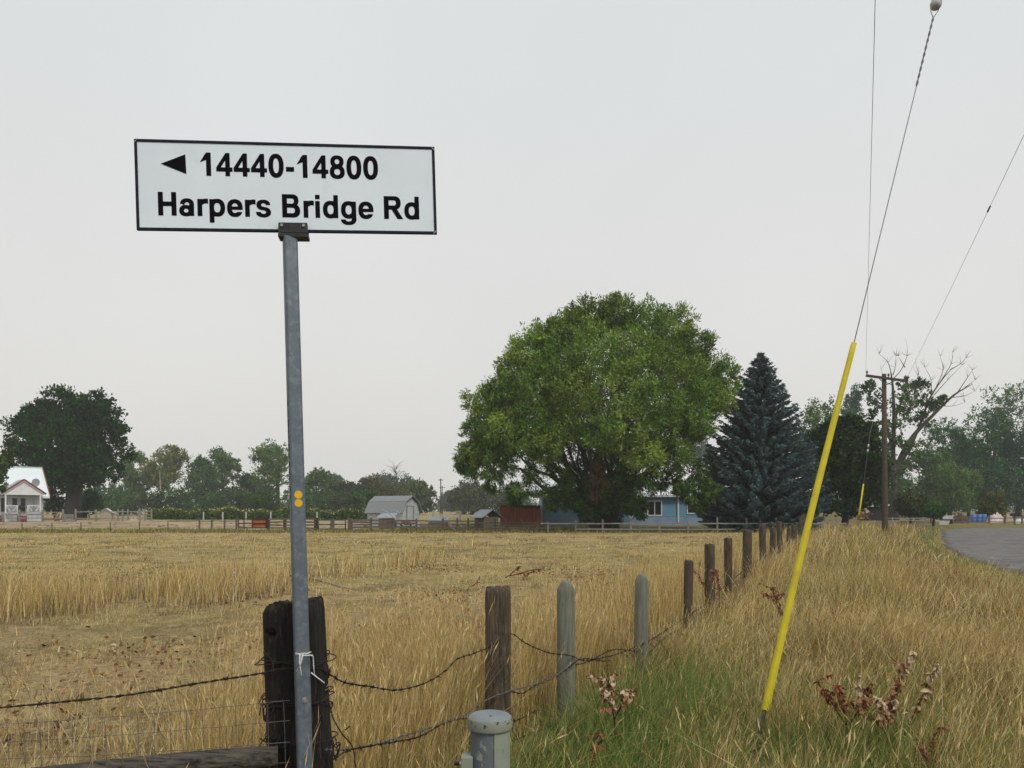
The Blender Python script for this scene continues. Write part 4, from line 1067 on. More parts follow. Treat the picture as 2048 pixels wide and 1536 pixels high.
# trees beyond the field, left of the sign pole to the willow
GL_ = 'trees beyond the field'
tl = [
 ('cottonwood_tree', 'tall yellow-topped tree with pale trunk right of the dark maple', 330, 886, 985, 44, 112, YG, YG2, 344, M_BIRCH),
 ('cottonwood_tree', 'green tree with pale trunk tucked between the maple and yellow-topped tree', 283, 902, 1000, 38, 118, MG, MG2, 266, M_BIRCH),
 ('leafy_tree', 'lower green tree left of the pointed tall one beyond the sunflowers', 402, 910, 1020, 34, 114, MG, BG2, None, None),
 ('leafy_tree', 'pointed tall green tree midway between maple and sign pole', 446, 892, 1015, 38, 110, BG, MG2, None, None),
 ('leafy_tree', 'tallest green tree just left of the sign pole', 556, 874, 1020, 50, 108, MG, MG2, None, None),
 ('leafy_tree', 'bright green feathery tree just right of the sign pole', 636, 932, 1025, 34, 104, (0.07, 0.125, 0.04), (0.11, 0.16, 0.05), None, None),
 ('leafy_tree', 'small dark tree in the notch left of the tallest tree', 502, 945, 1025, 26, 112, BG, OL, None, None),
 ('leafy_tree', 'blackish shrubby tree right of the feathery green one', 694, 962, 1025, 36, 106, (0.04, 0.055, 0.03), OL, None, None),
 ('leafy_tree', 'olive tree behind the left end of the gambrel shed', 742, 950, 1025, 36, 110, OL, OL2, None, None),
 ('leafy_tree', 'pale far blue-green tree rising over the gambrel shed', 785, 943, 1000, 56, 200, (0.05, 0.085, 0.06), (0.06, 0.10, 0.065), None, None),
 ('leafy_tree', 'olive brown tree directly behind the gambrel shed roof', 790, 965, 1028, 38, 108, OL, (0.13, 0.125, 0.045), None, None),
 ('leafy_tree', 'round green tree left of the two distant poles', 836, 962, 1022, 36, 112, MG, OL2, None, None),
 ('leafy_tree', 'faint far tree left of the shed, highest over the dark shrubs', 672, 948, 1000, 22, 210, BG, BG2, None, None),
 ('leafy_tree', 'grey-green tree between the two distant poles and the willow', 944, 962, 1030, 52, 112, OL, (0.10, 0.12, 0.06), None, None),
 ('leafy_tree', 'faint far tree low in the gap beside the distant poles', 905, 978, 1015, 24, 230, BG, BG2, None, None),
 ('leafy_tree', 'dark tree behind the hanging left boughs of the willow', 1020, 975, 1035, 44, 120, BG, OL2, None, None),
 ('leafy_tree', 'far hazy tree seen between willow and spruce', 1400, 872, 1020, 46, 150, (0.06, 0.10, 0.06), (0.07, 0.12, 0.07), None, None),
 ('leafy_tree', 'low green tree under the right side of the dark maple', 215, 962, 1030, 42, 112, BG, MG, None, None),
]
for i, (nm, lab, px, yt, yb, hw, d, c1, c2, tpx, bk) in enumerate(tl):
    d = d * 1.6 if d < 190 else d * 1.35
    tree(nm, lab, px, yt, yb + 8, hw * 1.18, d, n_lobes=30, col=c1, col2=c2, leaf=0.32 * d / 110, sub=18, per=16, seed=50 + i, group=GL_, lobe_r=0.30, trunk_px=tpx, bark=bk,
         trunk=0.32 if bk else None, up=0.4, shape='vase' if bk else 'round', ratio=0.55)
# slim pale trunk on its own
def bare_trunk(px, y0, y1, d, label):
    x = PX(px, d); g = G(x, d)
    o = thing('birch_trunk', label, 'tree', (x, d, g))
    t = MB().tube([(0, 0, -.2), (.1, 0, (PZ(y0, d) - g) * .5), (-.05, 0, PZ(y0, d) - g)], [0.17, 0.13, 0.05], 8).build('trunk', M_BIRCH, o, smooth=True)
    r_ = np.random.default_rng(int(px)); lob = np.array([[0, 0, PZ(y0, d) - g + .3, 1.6, 1.6, 1.8], [1.0, 0, PZ(y0, d) - g - 1.2, 1.2, 1.2, 1.3]])
    obj_from(foliage_mesh('crown', lob, r_, 12, 14, 0.36, MG, col2=OL2), 'crown', M_LEAF, o)
bare_trunk(320, 940, 1022, 150, 'slim pale trunk between two thicker pale-trunked trees, sparse leaves')
def bare_tree(px, yb, yt, d, spread, label, seed):
    x = PX(px, d); g = G(x, d); r_ = np.random.default_rng(seed); Ht = PZ(yt, d) - g
    o = thing('bare_tree', label, 'tree', (x, d, g))
    tr = MB().tube([(0, 0, -.3), (0.1, 0, Ht * .5), (0, 0, Ht * .95)], [.22, .14, .03], 7).build('trunk', M_DEADWOOD, o, smooth=True)
    mb = MB()
    for i in range(22):
        z = Ht * r_.uniform(.6, .95); a = r_.uniform(0, 6.28); L = spread * r_.uniform(.4, 1)
        mb.tube(limb_path((0, 0, z), (L * math.cos(a), L * math.sin(a), z + L * r_.uniform(.3, 1.0)), r_, .05), [.06, .045, .035, .025, .012], 4)
    mb.build('limbs', M_DEADWOOD, tr, smooth=True)
bare_tree(792, 1000, 928, 170, 3.2, 'leafless grey treetop poking above the gambrel shed', 3)
bare_tree(376, 1000, 903, 175, 2.4, 'thin leafless treetop between the yellow-topped and the pointed tree', 4)
# bushes under them
bsh = [(108, 985, 1038, 20, 100), (168, 990, 1036, 30, 104), (240, 1000, 1034, 34, 108), (300, 995, 1032, 34, 107), (355, 985, 1030, 34, 107), (415, 985, 1030, 38, 106), (480, 985, 1030, 40, 106), (545, 990, 1030, 40, 104), (612, 985, 1032, 38, 103), (680, 992, 1032, 38, 103), (730, 990, 1032, 30, 103)]
bl = ['beside the right wall of the white house', 'right of the maple trunk', 'behind the little pale tool shed', 'behind the right end of the left rail fence', 'below the yellow-topped tree', 'below the gap between yellow-topped and pointed tree', 'below the pointed tall tree', 'left of the sign pole foot of the tallest tree', 'right of the sign pole behind the sunflowers', 'behind the far sunflowers under blackish tree', 'touching the left end of the gambrel shed roof']
for i, (px, yt, yb, hw, d) in enumerate(bsh):
    tree('bush', 'dark green bush ' + bl[i], px, yt - 12, yb, hw * 1.15, d * 1.35 if i > 1 else d, n_lobes=14, col=[BG, DK2, MG][i % 3], col2=[OL, MG, BG2][i % 3], leaf=0.34, sub=14, per=18, seed=90 + i, group='bushes at the field edge', lobe_r=0.40)

# right-hand trees
GR_ = 'trees beyond the road'
tr_ = [
 ('cottonwood_tree', 'pale green treetops just over the spruce right shoulder', 1632, 792, 1000, 42, 110, MG, MG2, 'vase'),
 ('cottonwood_tree', 'pale hazy tree behind yellow guard and the dark broad tree', 1690, 815, 1010, 38, 118, MG, BG2, 'round'),
 ('leafy_tree', 'hazy green tree right of the dead-topped cottonwood', 1885, 826, 1030, 42, 112, MG, BG2, 'round'),
 ('leafy_tree', 'lower hazy green tree beneath the bare dead boughs', 1845, 880, 1035, 44, 105, MG, MG2, 'round'),
 ('leafy_tree', 'hazy tree in the dip left of the tall right-edge trees', 1938, 862, 1030, 34, 118, BG, MG2, 'round'),
 ('cottonwood_tree', 'tall tree nearest the right edge of the picture', 2035, 757, 1030, 54, 112, BG, MG2, 'vase'),
 ('cottonwood_tree', 'tall tree left of the rightmost one, behind street lamp', 1980, 805, 1035, 44, 108, BG, MG, 'round'),
 ('leafy_tree', 'dark green tree at the extreme right edge behind the barrels', 2060, 850, 1040, 44, 104, (0.03, 0.055, 0.03), BG, 'round'),
 ('leafy_tree', 'green tree low behind the utility pole', 1765, 905, 1040, 40, 100, MG, BG2, 'round'),
 ('leafy_tree', 'mid green shrubby tree at the bend of the road', 1900, 920, 1040, 46, 98, MG, MG2, 'round'),
 ('leafy_tree', 'dusky tree behind the yellow-green bush', 1985, 915, 1035, 42, 102, BG, MG, 'round'),
]
for i, (nm, lab, px, yt, yb, hw, d, c1, c2, sh) in enumerate(tr_):
    d = d * 1.25
    tree(nm, lab, px, yt, yb + 14, hw * 1.32, d, n_lobes=38, col=c1, col2=c2, leaf=0.32 * d / 110, sub=18, per=16, seed=120 + i, group=GR_, lobe_r=0.30, up=0.45, shape=sh)
tree('bush', 'yellow-green rounded bush behind the blue barrels', 1978, 982, 1036, 38, 84, n_lobes=14, col=(0.10, 0.12, 0.03), col2=(0.16, 0.15, 0.04), leaf=0.26, sub=18, per=22, seed=140, lobe_r=0.34)
tree('bush', 'brownish green bush right of the utility pole', 1822, 978, 1044, 38, 78, n_lobes=14, col=(0.055, 0.075, 0.025), col2=(0.09, 0.085, 0.03), leaf=0.26, sub=18, per=22, seed=141, lobe_r=0.34)
tree('bush', 'bright green bush at the bend where the road begins', 1868, 1008, 1048, 22, 70, n_lobes=10, col=(0.04, 0.10, 0.03), col2=(0.06, 0.12, 0.03), leaf=0.22, sub=16, per=20, seed=142, lobe_r=0.38)

def far_wood():
    r_ = np.random.default_rng(44); lob = []
    for px in np.arange(-160, 2300, 17):
        d = r_.uniform(290, 360); h = PZ(992 + 9 * math.sin(px * .013) + r_.normal(0, 5), d)
        if 858 < px < 912: h *= .55
        x = PX(px, d); lob.append([x, d, G(x, d) + h * .45, r_.uniform(3.5, 5.5), 4, h * .5])
    o = obj_from(foliage_mesh('far_wood', lob, r_, 14, 16, 1.2, (0.05, 0.095, 0.05), .25, col2=(0.075, 0.12, 0.055)), 'far_wood', M_LEAF)
    set_props(o, 'low distant wood along the horizon behind all the trees', 'wood', kind='stuff')
far_wood()
def cottonwood_dead():
    d = 88; x = PX(1787, d); g = G(x, d); off = Vector((x, d, g)); r_ = np.random.default_rng(9)
    o = thing('cottonwood_tree', 'half dead cottonwood with bare upper boughs behind utility pole', 'tree', tuple(off))
    q = lambda px, py, dd=0.0: P(px, py, d + dd) - off
    tr = MB().tube([q(1790, 1055), q(1789, 1010), q(1788, 960), q(1786, 930)], [.5, .42, .36, .3], 10).build('trunk', M_DEADWOOD, o, smooth=True)
    main = [([(1788, 955), (1786, 900), (1788, 840), (1786, 780), (1782, 745)], [.42, .36, .3, .2, .1]),
            ([(1788, 950), (1806, 905), (1828, 870), (1868, 828), (1908, 790), (1945, 768)], [.45, .38, .34, .26, .16, .04]),
            ([(1790, 945), (1822, 890), (1840, 850), (1858, 800), (1880, 765), (1905, 735)], [.3, .25, .2, .15, .1, .03]),
            ([(1784, 900), (1774, 850), (1768, 810), (1750, 790)], [.2, .16, .12, .05]),
            ([(1786, 850), (1800, 810), (1822, 780), (1850, 765)], [.2, .15, .1, .04])]
    for pts, rr in main: MB().tube([tuple(v) for v in smooth_path([q(*p) for p in pts], 4)], np.interp(np.linspace(0, 1, 4 * (len(pts) - 1) + 1), np.linspace(0, 1, len(rr)), np.array(rr) * .7), 7).build('bough', M_DEADWOOD, tr, smooth=True)
    tw = [[(1784, 755), (1776, 725), (1758, 708)], [(1784, 760), (1802, 740), (1814, 712), (1814, 690)], [(1786, 750), (1790, 735), (1792, 712)], [(1870, 780), (1886, 740), (1880, 712)], [(1868, 790), (1895, 760), (1925, 730)],
          [(1900, 740), (1920, 728), (1932, 716)], [(1900, 795), (1928, 792), (1950, 782)], [(1915, 785), (1935, 755), (1945, 740)], [(1845, 840), (1872, 815), (1905, 812), (1930, 805)], [(1862, 795), (1862, 760), (1850, 735)], [(1810, 735), (1796, 712)], [(1880, 765), (1902, 728), (1905, 705)],
          [(1785, 770), (1770, 762), (1762, 738)], [(1930, 775), (1950, 760)], [(1820, 785), (1836, 752), (1832, 728)]]
    mb = MB()
    for pts in tw:
        mb.tube([tuple(v) for v in smooth_path([q(p[0], p[1], r_.uniform(-1, 1)) for p in pts], 4)], np.linspace(.055, .010, 4 * (len(pts) - 1) + 1), 5)
        for _ in range(7):
            a = pts[r_.integers(1, len(pts))]; mb.tube([q(*a), q(a[0] + r_.uniform(-14, 14), a[1] - r_.uniform(4, 22))], [.018, .006], 4)
    mb.build('twigs', M_DEADWOOD, tr, smooth=True)
    lob = []
    for a, b, c in ((1745, 785, 20), (1752, 815, 16), (1738, 770, 12), (1800, 805, 24), (1822, 790, 22), (1850, 800, 18), (1792, 840, 24), (1825, 825, 22), (1770, 850, 18), (1840, 770, 16), (1868, 812, 12), (1810, 770, 16), (1775, 880, 20), (1850, 840, 18), (1885, 800, 10), (1765, 920, 20), (1800, 935, 18), (1772, 965, 22), (1808, 985, 20), (1790, 1010, 18), (1825, 900, 18), (1800, 885, 18)):
        lob.append([*(q(a, b, r_.uniform(-2, 2))), c * d / F, c * d / F, c * d / F * .9])
    obj_from(foliage_mesh('crown', lob, r_, 18, 18, 0.36, (0.065, 0.115, 0.04), 0.25, col2=(0.10, 0.15, 0.05), up=0.3), 'crown', M_LEAF, o)
cottonwood_dead()

# ------------------------------------------------------------------ buildings
def white_house():
    d = 88.0; al = R(42)
    c = P(86, 1042, d); g = G(c.x, c.y)
    o = thing('white_house', 'small white house with ribbed white metal roof and red trimmed porch', 'house', (c.x, c.y, g), rz=al)
    # local x: right along the front, y: away from the viewer, z up; origin at the right front corner
    zw, zr, L, D = 3.15, 6.15, 9.5, 7.0
    MB().box((-L / 2, D / 2, zw / 2), (L, D, zw)).build('wall', M_WHITE, o)
    gb = MB().prism([(0, zw), (D, zw), (D / 2, zr - .1)], 'x', 0.02, (-0.02, 0, 0)); gb.build('gable', M_WHITE, o)
    # front roof slope with standing ribs, back slope plain
    ov = 0.55; sl = (zr - zw) / (D / 2)
    y0, z0 = -ov, zw - ov * sl
    rf = MB()
    rf.add([(-L - .4, y0, z0), (ov, y0, z0), (ov, D / 2, zr), (-L - .4, D / 2, zr), (-L - .4, y0, z0 + .07), (ov, y0, z0 + .07), (ov, D / 2, zr + .07), (-L - .4, D / 2, zr + .07)],
           [(0, 1, 2, 3), (4, 7, 6, 5), (0, 4, 5, 1), (1, 5, 6, 2), (3, 2, 6, 7), (0, 3, 7, 4)])
    rf.add([(-L - .4, D + ov, z0), (ov, D + ov, z0), (ov, D / 2 + .01, zr), (-L - .4, D / 2 + .01, zr), (-L - .4, D + ov, z0 + .07), (ov, D + ov, z0 + .07), (ov, D / 2 + .01, zr + .07), (-L - .4, D / 2 + .01, zr + .07)],
           [(0, 1, 2, 3), (4, 7, 6, 5), (0, 4, 5, 1), (1, 5, 6, 2), (3, 2, 6, 7), (0, 3, 7, 4)])
    roof = rf.build('roof', M_WROOF, o)
    rb = MB()
    x = ov - 0.2
    while x > -L:
        rb.beam((x, y0 + .02, z0 + .085), (x, D / 2 - .02, zr + .085), 0.05, 0.05, (0, 0, 1)); x -= 0.33
    rb.build('roof_ribs', M_WROOF, roof)
    MB().beam((-L - .4, D / 2, zr + .10), (ov, D / 2, zr + .10), 0.3, 0.05).build('ridge_cap', M_WROOF, roof)
    MB().beam((ov + .04, y0 - .05, z0 + .02), (ov + .04, D / 2, zr + .09), 0.07, 0.24, (0, 0, 1)).build('rake_trim', M_BROWNTRIM, roof)
    MB().beam((ov + .045, D + ov, z0 + .02), (ov + .045, D / 2 + .1, zr + .09), 0.07, 0.24, (0, 0, 1)).build('rake_trim', M_BROWNTRIM, roof)
    MB().beam((-L - .4, y0 - .03, z0 + .0), (ov, y0 - .03, z0 + .0), 0.05, 0.2).build('gutter', M_WHITE, roof)
    # porch
    PXl, PXr, PD, ze, za = -4.15, -.35, 2.0, 3.1, 4.55
    xm = (PXl + PXr) / 2
    MB().box((xm, -PD / 2 - .02, 0.42), (PXr - PXl - .3, PD, 0.84)).build('porch_deck', M_SHEDWALL, o)
    pr = MB()
    for xa, xb in ((PXl - .2, xm), (PXr + .2, xm)):
        ya, yb = -PD - .35, 1.3
        pr.add([(xa, ya, ze - .1), (xb, ya, za), (xb, yb, za), (xa, yb, ze - .1), (xa, ya, ze - .02), (xb, ya, za + .08), (xb, yb, za + .08), (xa, yb, ze - .02)],
               [(0, 1, 2, 3), (4, 7, 6, 5), (0, 4, 5, 1), (1, 5, 6, 2), (3, 2, 6, 7), (0, 3, 7, 4)])
    pr.build('porch_roof', M_SHEETMETAL, o)
    MB().prism([(PXl + .05, ze), (PXr - .05, ze), (xm, za - .09)], 'y', 0.06, (0, -PD - .2, 0)).build('porch_gable', M_WHITE, o)
    for xa in (PXl - .22, PXr + .22):
        MB().beam((xa, -PD - .38, ze - .06), (xm + (0.001 if xa < xm else -0.001), -PD - .38 - (0.004 if xa < xm else 0), za + .04), 0.05, 0.17).build('porch_rake', M_REDTRIM, o)
        MB().beam((xa, -PD - .33, ze - .19), (xm, -PD - .33 - (0.004 if xa < xm else 0), za - .10), 0.04, 0.12).build('porch_fascia', M_WHITE, o)
    MB().beam((PXl + .02, -PD - .15, ze - .1), (PXr - .02, -PD - .15, ze - .1), 0.12, 0.2).build('porch_beam', M_WHITE, o)
    for xp in (PXl + .22, PXr - .32):
        MB().box((xp, -PD - .12, (ze + .84 - .2) / 2 + .1), (0.14, 0.14, ze - 1.04)).build('porch_post', M_WHITE, o)
    def rail(xa, xb):
        r = MB(); zb, zt = 0.92, 1.72; y = -PD - .1
        r.beam((xa, y, zt), (xb, y, zt), .08, .09); r.beam((xa, y, zb), (xb, y, zb), .08, .08)
        r.box((xb if xa < -2.5 else xa, y, (zb + zt) / 2), (.1, .1, .9))
        r.beam((xa + .05, y + .01, zt - .05), ((xa + xb) / 2 - .03, y + .01, zb), .06, .09, (0, 1, 0)); r.beam(((xa + xb) / 2 + .03, y + .012, zb), (xb - .05, y + .012, zt - .05), .06, .09, (0, 1, 0))
        return r.build('porch_railing', M_WHITE, o)
    rail(PXl + .26, -2.85); rail(-1.85, PXr - .35)
    MB().box((-3.75, -0.03, 1.85), (0.55, 0.04, 1.6)).build('door', M_GLASS, o)
    for xw in (-2.75, -1.95):
        wf = MB().box((xw, -0.03, 2.2), (0.62, 0.05, 1.15)).build('window', M_WHITE, o)
        MB().box((xw, -0.062, 2.2), (0.46, 0.02, 0.98)).build('pane', M_GLASS, wf)
    MB().box((-0.9, -0.04, 1.95), (0.09, 0.05, 2.1)).build('corner_board', M_SHEDWALL, o)
    # foundation patches in red
    MB().box((PXl - .35, -0.2, 0.3), (0.9, 0.3, 0.6)).build('brick_footing', M_REDTRIM, o)
    MB().box((-2.4, -PD - .12, 0.35), (0.9, 0.2, 0.55)).build('porch_step', M_REDTRIM, o)
    # satellite dish on the porch roof
    ds = MB(); cc = Vector((-1.05, -PD + .1, 4.25))
    q = Vector((-0.35, -1, 0.45)).normalized().to_track_quat('Z', 'Y').to_matrix()
    prof = [(0.0001, 0.0), (0.15, 0.015), (0.28, 0.05), (0.40, 0.11), (0.39, 0.115), (0.27, 0.06), (0.14, 0.025), (0.0001, 0.01)]
    k3 = 18; vv = [q @ Vector((r_ * math.cos(2 * math.pi * j / k3), r_ * math.sin(2 * math.pi * j / k3) * 1.25, z_)) + cc for r_, z_ in prof for j in range(k3)]
    ds.add(vv, [(i * k3 + j, i * k3 + (j + 1) % k3, (i + 1) * k3 + (j + 1) % k3, (i + 1) * k3 + j) for i in range(len(prof) - 1) for j in range(k3)])
    dish = ds.build('satellite_dish', M_SHINGLE, o, smooth=True)
    MB().tube([cc, cc + Vector((0.05, .15, -.35)), (-1.0, -PD + .15, 3.55)], 0.03, 6).build('dish_arm', M_GALV_DARK, dish)
    # grill on the deck
    wm = o.matrix_basis
    wm = Matrix.Translation((c.x, c.y, g)) @ Matrix.Rotation(al, 4, 'Z')
    gl = thing('barbecue_grill', 'black barbecue grill in the gap of the white porch railing', 'grill', tuple(wm @ Vector((-2.35, -PD + .35, 0.845))), rz=al)
    MB().box((0, 0, .35), (.62, .5, .6)).build('cabinet', M_BLACK, gl)
    MB().box((0, 0, .68), (1.0, .5, .05)).build('side_shelf', M_BLACK, gl)
    MB().lathe([(0.30, 0), (0.29, .1), (.2, .22), (.0001, .26)], (0, 0, .71), 14).build('lid', M_BLACK, gl, smooth=True)
white_house()

def tool_shed():
    d = 89; x = PX(214, d); g = G(x, d)
    o = thing('tool_shed', 'tiny pale board shed with gabled roof behind the rail fence', 'shed', (x, d, g), rz=R(18))
    W, D, zw, zr = 1.15, 1.2, 1.0, 1.38
    MB().prism([(-W / 2, 0), (W / 2, 0), (W / 2, zw), (0, zr), (-W / 2, zw)], 'y', D, (0, -D / 2, 0)).build('wall', M_TAN, o)
    b = MB()
    for i in range(7): b.box((-W / 2 + .09 + i * .163, -D / 2 - .012, zw / 2), (.02, .02, zw))
    b.build('battens', M_SHEDWALL, o)
    for s in (-1, 1):
        MB().beam((s * (W / 2 + .16), 0, zw - .1), (-s * .012, 0, zr + .05), D + .3, .05).build('roof_slope', M_SHEDWALL, o)
tool_shed()

def gambrel():
    d = 68.0; s = d / F; al = R(-38)
    c = P(822, 1062, d); g = G(c.x, c.y)
    o = thing('gambrel_shed', 'small white gambrel shed with grey shingle roof beyond the fence', 'shed', (c.x, c.y, g), rz=R(60))
    # local x: to the gable's right, y: away; gable front on the -y side; ridge runs away to the left in the picture
    W, L, zw = 2.45, 3.9, 1.25
    pr_ = [(-W / 2, 0), (W / 2, 0), (W / 2, zw), (W * .33, 2.15), (0, 2.62), (-W * .33, 2.15), (-W / 2, zw)]
    rot = Matrix.Rotation(R(0), 3, 'Z')
    MB().prism(pr_, 'y', L, (0, 0, 0)).build('wall', M_SHEDWALL, o)
    pts = [(-W / 2 - .22, zw - .06), (-W * .33 - .05, 2.2), (0, 2.7), (W * .33 + .05, 2.2), (W / 2 + .22, zw - .06)]
    for i in range(4):
        (xa, za), (xb, zb) = pts[i], pts[i + 1]
        m = MB(); e_ = 0.004 * i
        n_ = Vector((-(zb - za), 0, xb - xa)).normalized() * .06
        y0, y1 = -.22 - e_, L + .15 + e_
        m.add([(xa, y0, za), (xb, y0, zb), (xb, y1, zb), (xa, y1, za), (xa + n_.x, y0, za + n_.z), (xb + n_.x, y0, zb + n_.z), (xb + n_.x, y1, zb + n_.z), (xa + n_.x, y1, za + n_.z)],
              [(0, 1, 2, 3), (4, 7, 6, 5), (0, 4, 5, 1), (1, 5, 6, 2), (2, 6, 7, 3), (3, 7, 4, 0)])
        m.build('roof_slope', M_SHINGLE, o)
    f = MB(); y = -.03
    for a in ((0.0, .85),): pass
    f.box((-.15, y, 0.95), (0.95, .04, 1.75)); fr_ = f.build('door', M_SHEDWALL, o)
    t = MB()
    for xx in (-.62, .32): t.box((xx, y - .02, .95), (.09, .04, 1.75))
    t.box((-.15, y - .022, 1.82), (1.03, .04, .09)); t.box((.22, y - .024, .95), (.06, .04, 1.6))
    t.build('door_frame', M_SHEETMETAL, fr_)
    MB().tube([(0, -.05, 2.75), (-.04, -.05, 2.95), (-.14, -.05, 3.05)], .02, 5).build('vane', M_PORC, o)
gambrel()

def flat_shed(px0, px1, y_top, d, dep, wall, label, side_mat=None, skew=0.0, name='lean_to'):
    x0, x1 = PX(px0, d), PX(px1, d); g = G((x0 + x1) / 2, d)
    o = thing(name, label, 'shed', ((x0 + x1) / 2, d, g), rz=skew)
    w = x1 - x0; h = PZ(y_top, d) - g
    n = max(3, int(h / .2)); bh = h / n
    MB().box((0, dep / 2 + .02, h / 2), (w - .04, dep - .04, h - .02)).build('frame', side_mat or wall, o)
    for i in range(n): MB().box((random.uniform(-.02, .02), 0, bh * (i + .5)), (w, .04, bh - .03)).build('board', wall, o)
    r = MB(); r.add([(-w / 2 - .15, -.2, h + .03), (w / 2 + .15, -.2, h + .03), (w / 2 + .05, dep + .1, h + .38), (-w / 2 - .0, dep + .1, h + .38), (-w / 2 - .15, -.2, h + .08), (w / 2 + .15, -.2, h + .08), (w / 2 + .05, dep + .1, h + .43), (-w / 2 - .0, dep + .1, h + .43)],
                     [(0, 1, 2, 3), (4, 7, 6, 5), (0, 4, 5, 1), (1, 5, 6, 2), (3, 2, 6, 7), (0, 3, 7, 4)])
    r.build('roof', M_SHEETMETAL, o)
    return o
flat_shed(757, 788, 1037, 63, 1.5, M_BROWNRAIL, 'brown board lean-to with tin roof before the gambrel shed', M_RUST)
flat_shed(856, 893, 1045, 60, 1.2, M_PINKTAN, 'pinkish plywood hutch with flat tin roof right of the gambrel shed', M_RUST, name='hutch')

def kennel():
    d = 57.5; x = PX(982, d); g = G(x, d)
    o = thing('kennel', 'tan kennel with gabled tin roof by the rail fence', 'kennel', (x, d, g), rz=R(32))
    W, L, zw, zr = 1.22, 1.35, 1.08, 1.62
    n = 5
    for i in range(n): MB().box((-W / 2 + W / n * (i + .5), 0, zw / 2), (W / n - .012, .05, zw)).build('plank', M_TAN, o)
    MB().box((W / 2, L / 2, zw / 2), (.05, L - .06, zw)).build('side_wall', M_BROWNRAIL, o)
    MB().box((-W / 2, L / 2 + .03, zw / 2), (.05, L - .06, zw)).build('side_wall', M_BROWNRAIL, o)
    MB().box((0, L, zw / 2), (W - .1, .05, zw)).build('back_wall', M_DARKRAIL, o)
    MB().box((0, .05, zr - .28), (.06, .06, .5)).build('king_post', M_RUST, o)
    for s in (-1, 1):
        MB().beam((s * (W / 2 + .28), L / 2, zw - .06), (-s * .01, L / 2, zr + .01 * s), L + .55, .04).build('roof_slope', M_SHEETMETAL, o)
        MB().beam((s * (W / 2 + .2), -.1, zw - .08), (0, -.1 - .01 * s, zr - .05), .06, .09).build('rafter', M_DARKRAIL, o)
    MB().box((W / 2 + .5, L + .1, zw / 2), (.09, .09, zw + .1)).build('porch_post', M_RUST, o)
kennel()

def red_barn():
    d = 69; x0, x1 = PX(1000, d), PX(1082, d); g = G((x0 + x1) / 2, d)
    o = thing('red_shed', 'weathered red board shed between the kennel and the blue house', 'shed', ((x0 + x1) / 2, d, g))
    w = x1 - x0
    MB().box((0, 1.6, .95), (w - .1, 3, 1.9)).build('frame', M_RUST, o)
    n = 15
    for i in range(n):
        h = PZ(1012 + 7 * i / n, d) - g + random.uniform(-.05, .05)
        MB().box((-w / 2 + w / n * (i + .5), 0.0, h / 2), (w / n - .02, .05 + .01 * random.random(), h)).build('plank', M_REDBARN, o)
    MB().beam((-w / 2 - .1, .6, 2.05), (w / 2, .6, 1.78), 1.6, .06).build('roof', M_RUST, o)
red_barn()

def blue_house():
    d = 72.0; x0, x1 = PX(1084, d), PX(1500, d); g = G(8, d)
    o = thing('blue_house', 'long blue single storey house with white roof under the willow', 'house', (x0, d, g))
    W = x1 - x0; zw = PZ(991, d) - g; D = 8.0
    MB().box((W / 2, D / 2 + .03, zw / 2), (W - .06, D - .06, zw)).build('wall', M_BLUE, o)
    sd_ = MB(); n = 13; z0 = 0.85; bh = (zw - z0) / n
    for i in range(n):
        za = z0 + i * bh
        sd_.add([(0, -.035, za), (W, -.035, za), (W, -.01, za + bh), (0, -.01, za + bh), (0, .02, za), (W, .02, za)], [(0, 1, 2, 3), (0, 4, 5, 1)])
    sd_.build('siding', M_BLUE, o)
    MB().box((W / 2, -.03, .40), (W, .06, .84)).build('skirting', M_BLUELOW, o)
    MB().box((-.03, -.04, zw / 2 + .1), (.16, .1, zw - .1)).build('corner_trim', M_WHITE, o)
    ov = .5; zr = zw + 1.35
    rf = MB()
    for ya, yb in ((-ov, D / 2), (D + ov, D / 2 + .004)):
        rf.add([(-.5, ya, zw - .06), (W + .4, ya, zw - .06), (W + .4, yb, zr), (-.5, yb, zr), (-.5, ya, zw + .02), (W + .4, ya, zw + .02), (W + .4, yb, zr + .08), (-.5, yb, zr + .08)],
               [(0, 1, 2, 3), (4, 7, 6, 5), (0, 4, 5, 1), (1, 5, 6, 2), (3, 2, 6, 7), (0, 3, 7, 4)])
    roof = rf.build('roof', M_WROOF, o)
    MB().box((W / 2 - .05, -ov - .03, zw - .05), (W + .9, .05, .18)).build('fascia', M_WHITE, roof)
    def win(pa, pb, ya, yb):
        xa, xb, za, zb = PX(pa, d) - x0, PX(pb, d) - x0, PZ(yb, d) - g, PZ(ya, d) - g
        f = MB(); t = .11
        f.box(((xa + xb) / 2, -.06, zb - t / 2), (xb - xa, .08, t)); f.box(((xa + xb) / 2, -.06, za + t / 2), (xb - xa, .08, t))
        f.box((xa + t / 2, -.06, (za + zb) / 2), (t, .08, zb - za - 2 * t)); f.box((xb - t / 2, -.06, (za + zb) / 2), (t, .08, zb - za - 2 * t))
        f.box(((xa + xb) / 2, -.06, (za + zb) / 2), (.07, .07, zb - za - 2 * t))
        wf = f.build('window', M_WHITE, o)
        for s in (-1, 1):
            MB().box(((xa + xb) / 2 + s * (xb - xa) / 4 - s * .01, -.045, (za + zb) / 2), ((xb - xa) / 2 - t - .04, .02, zb - za - 2 * t)).build('pane', M_GLASS, wf)
    win(1294, 1324, 1001, 1032); win(1373, 1412, 1003, 1028); win(1190, 1225, 1001, 1032)
    xd = PX(1356, d) - x0
    MB().box((xd, -.10, zw / 2 + .12), (.13, .11, zw - .3)).build('downspout', M_WHITE, o)
blue_house()

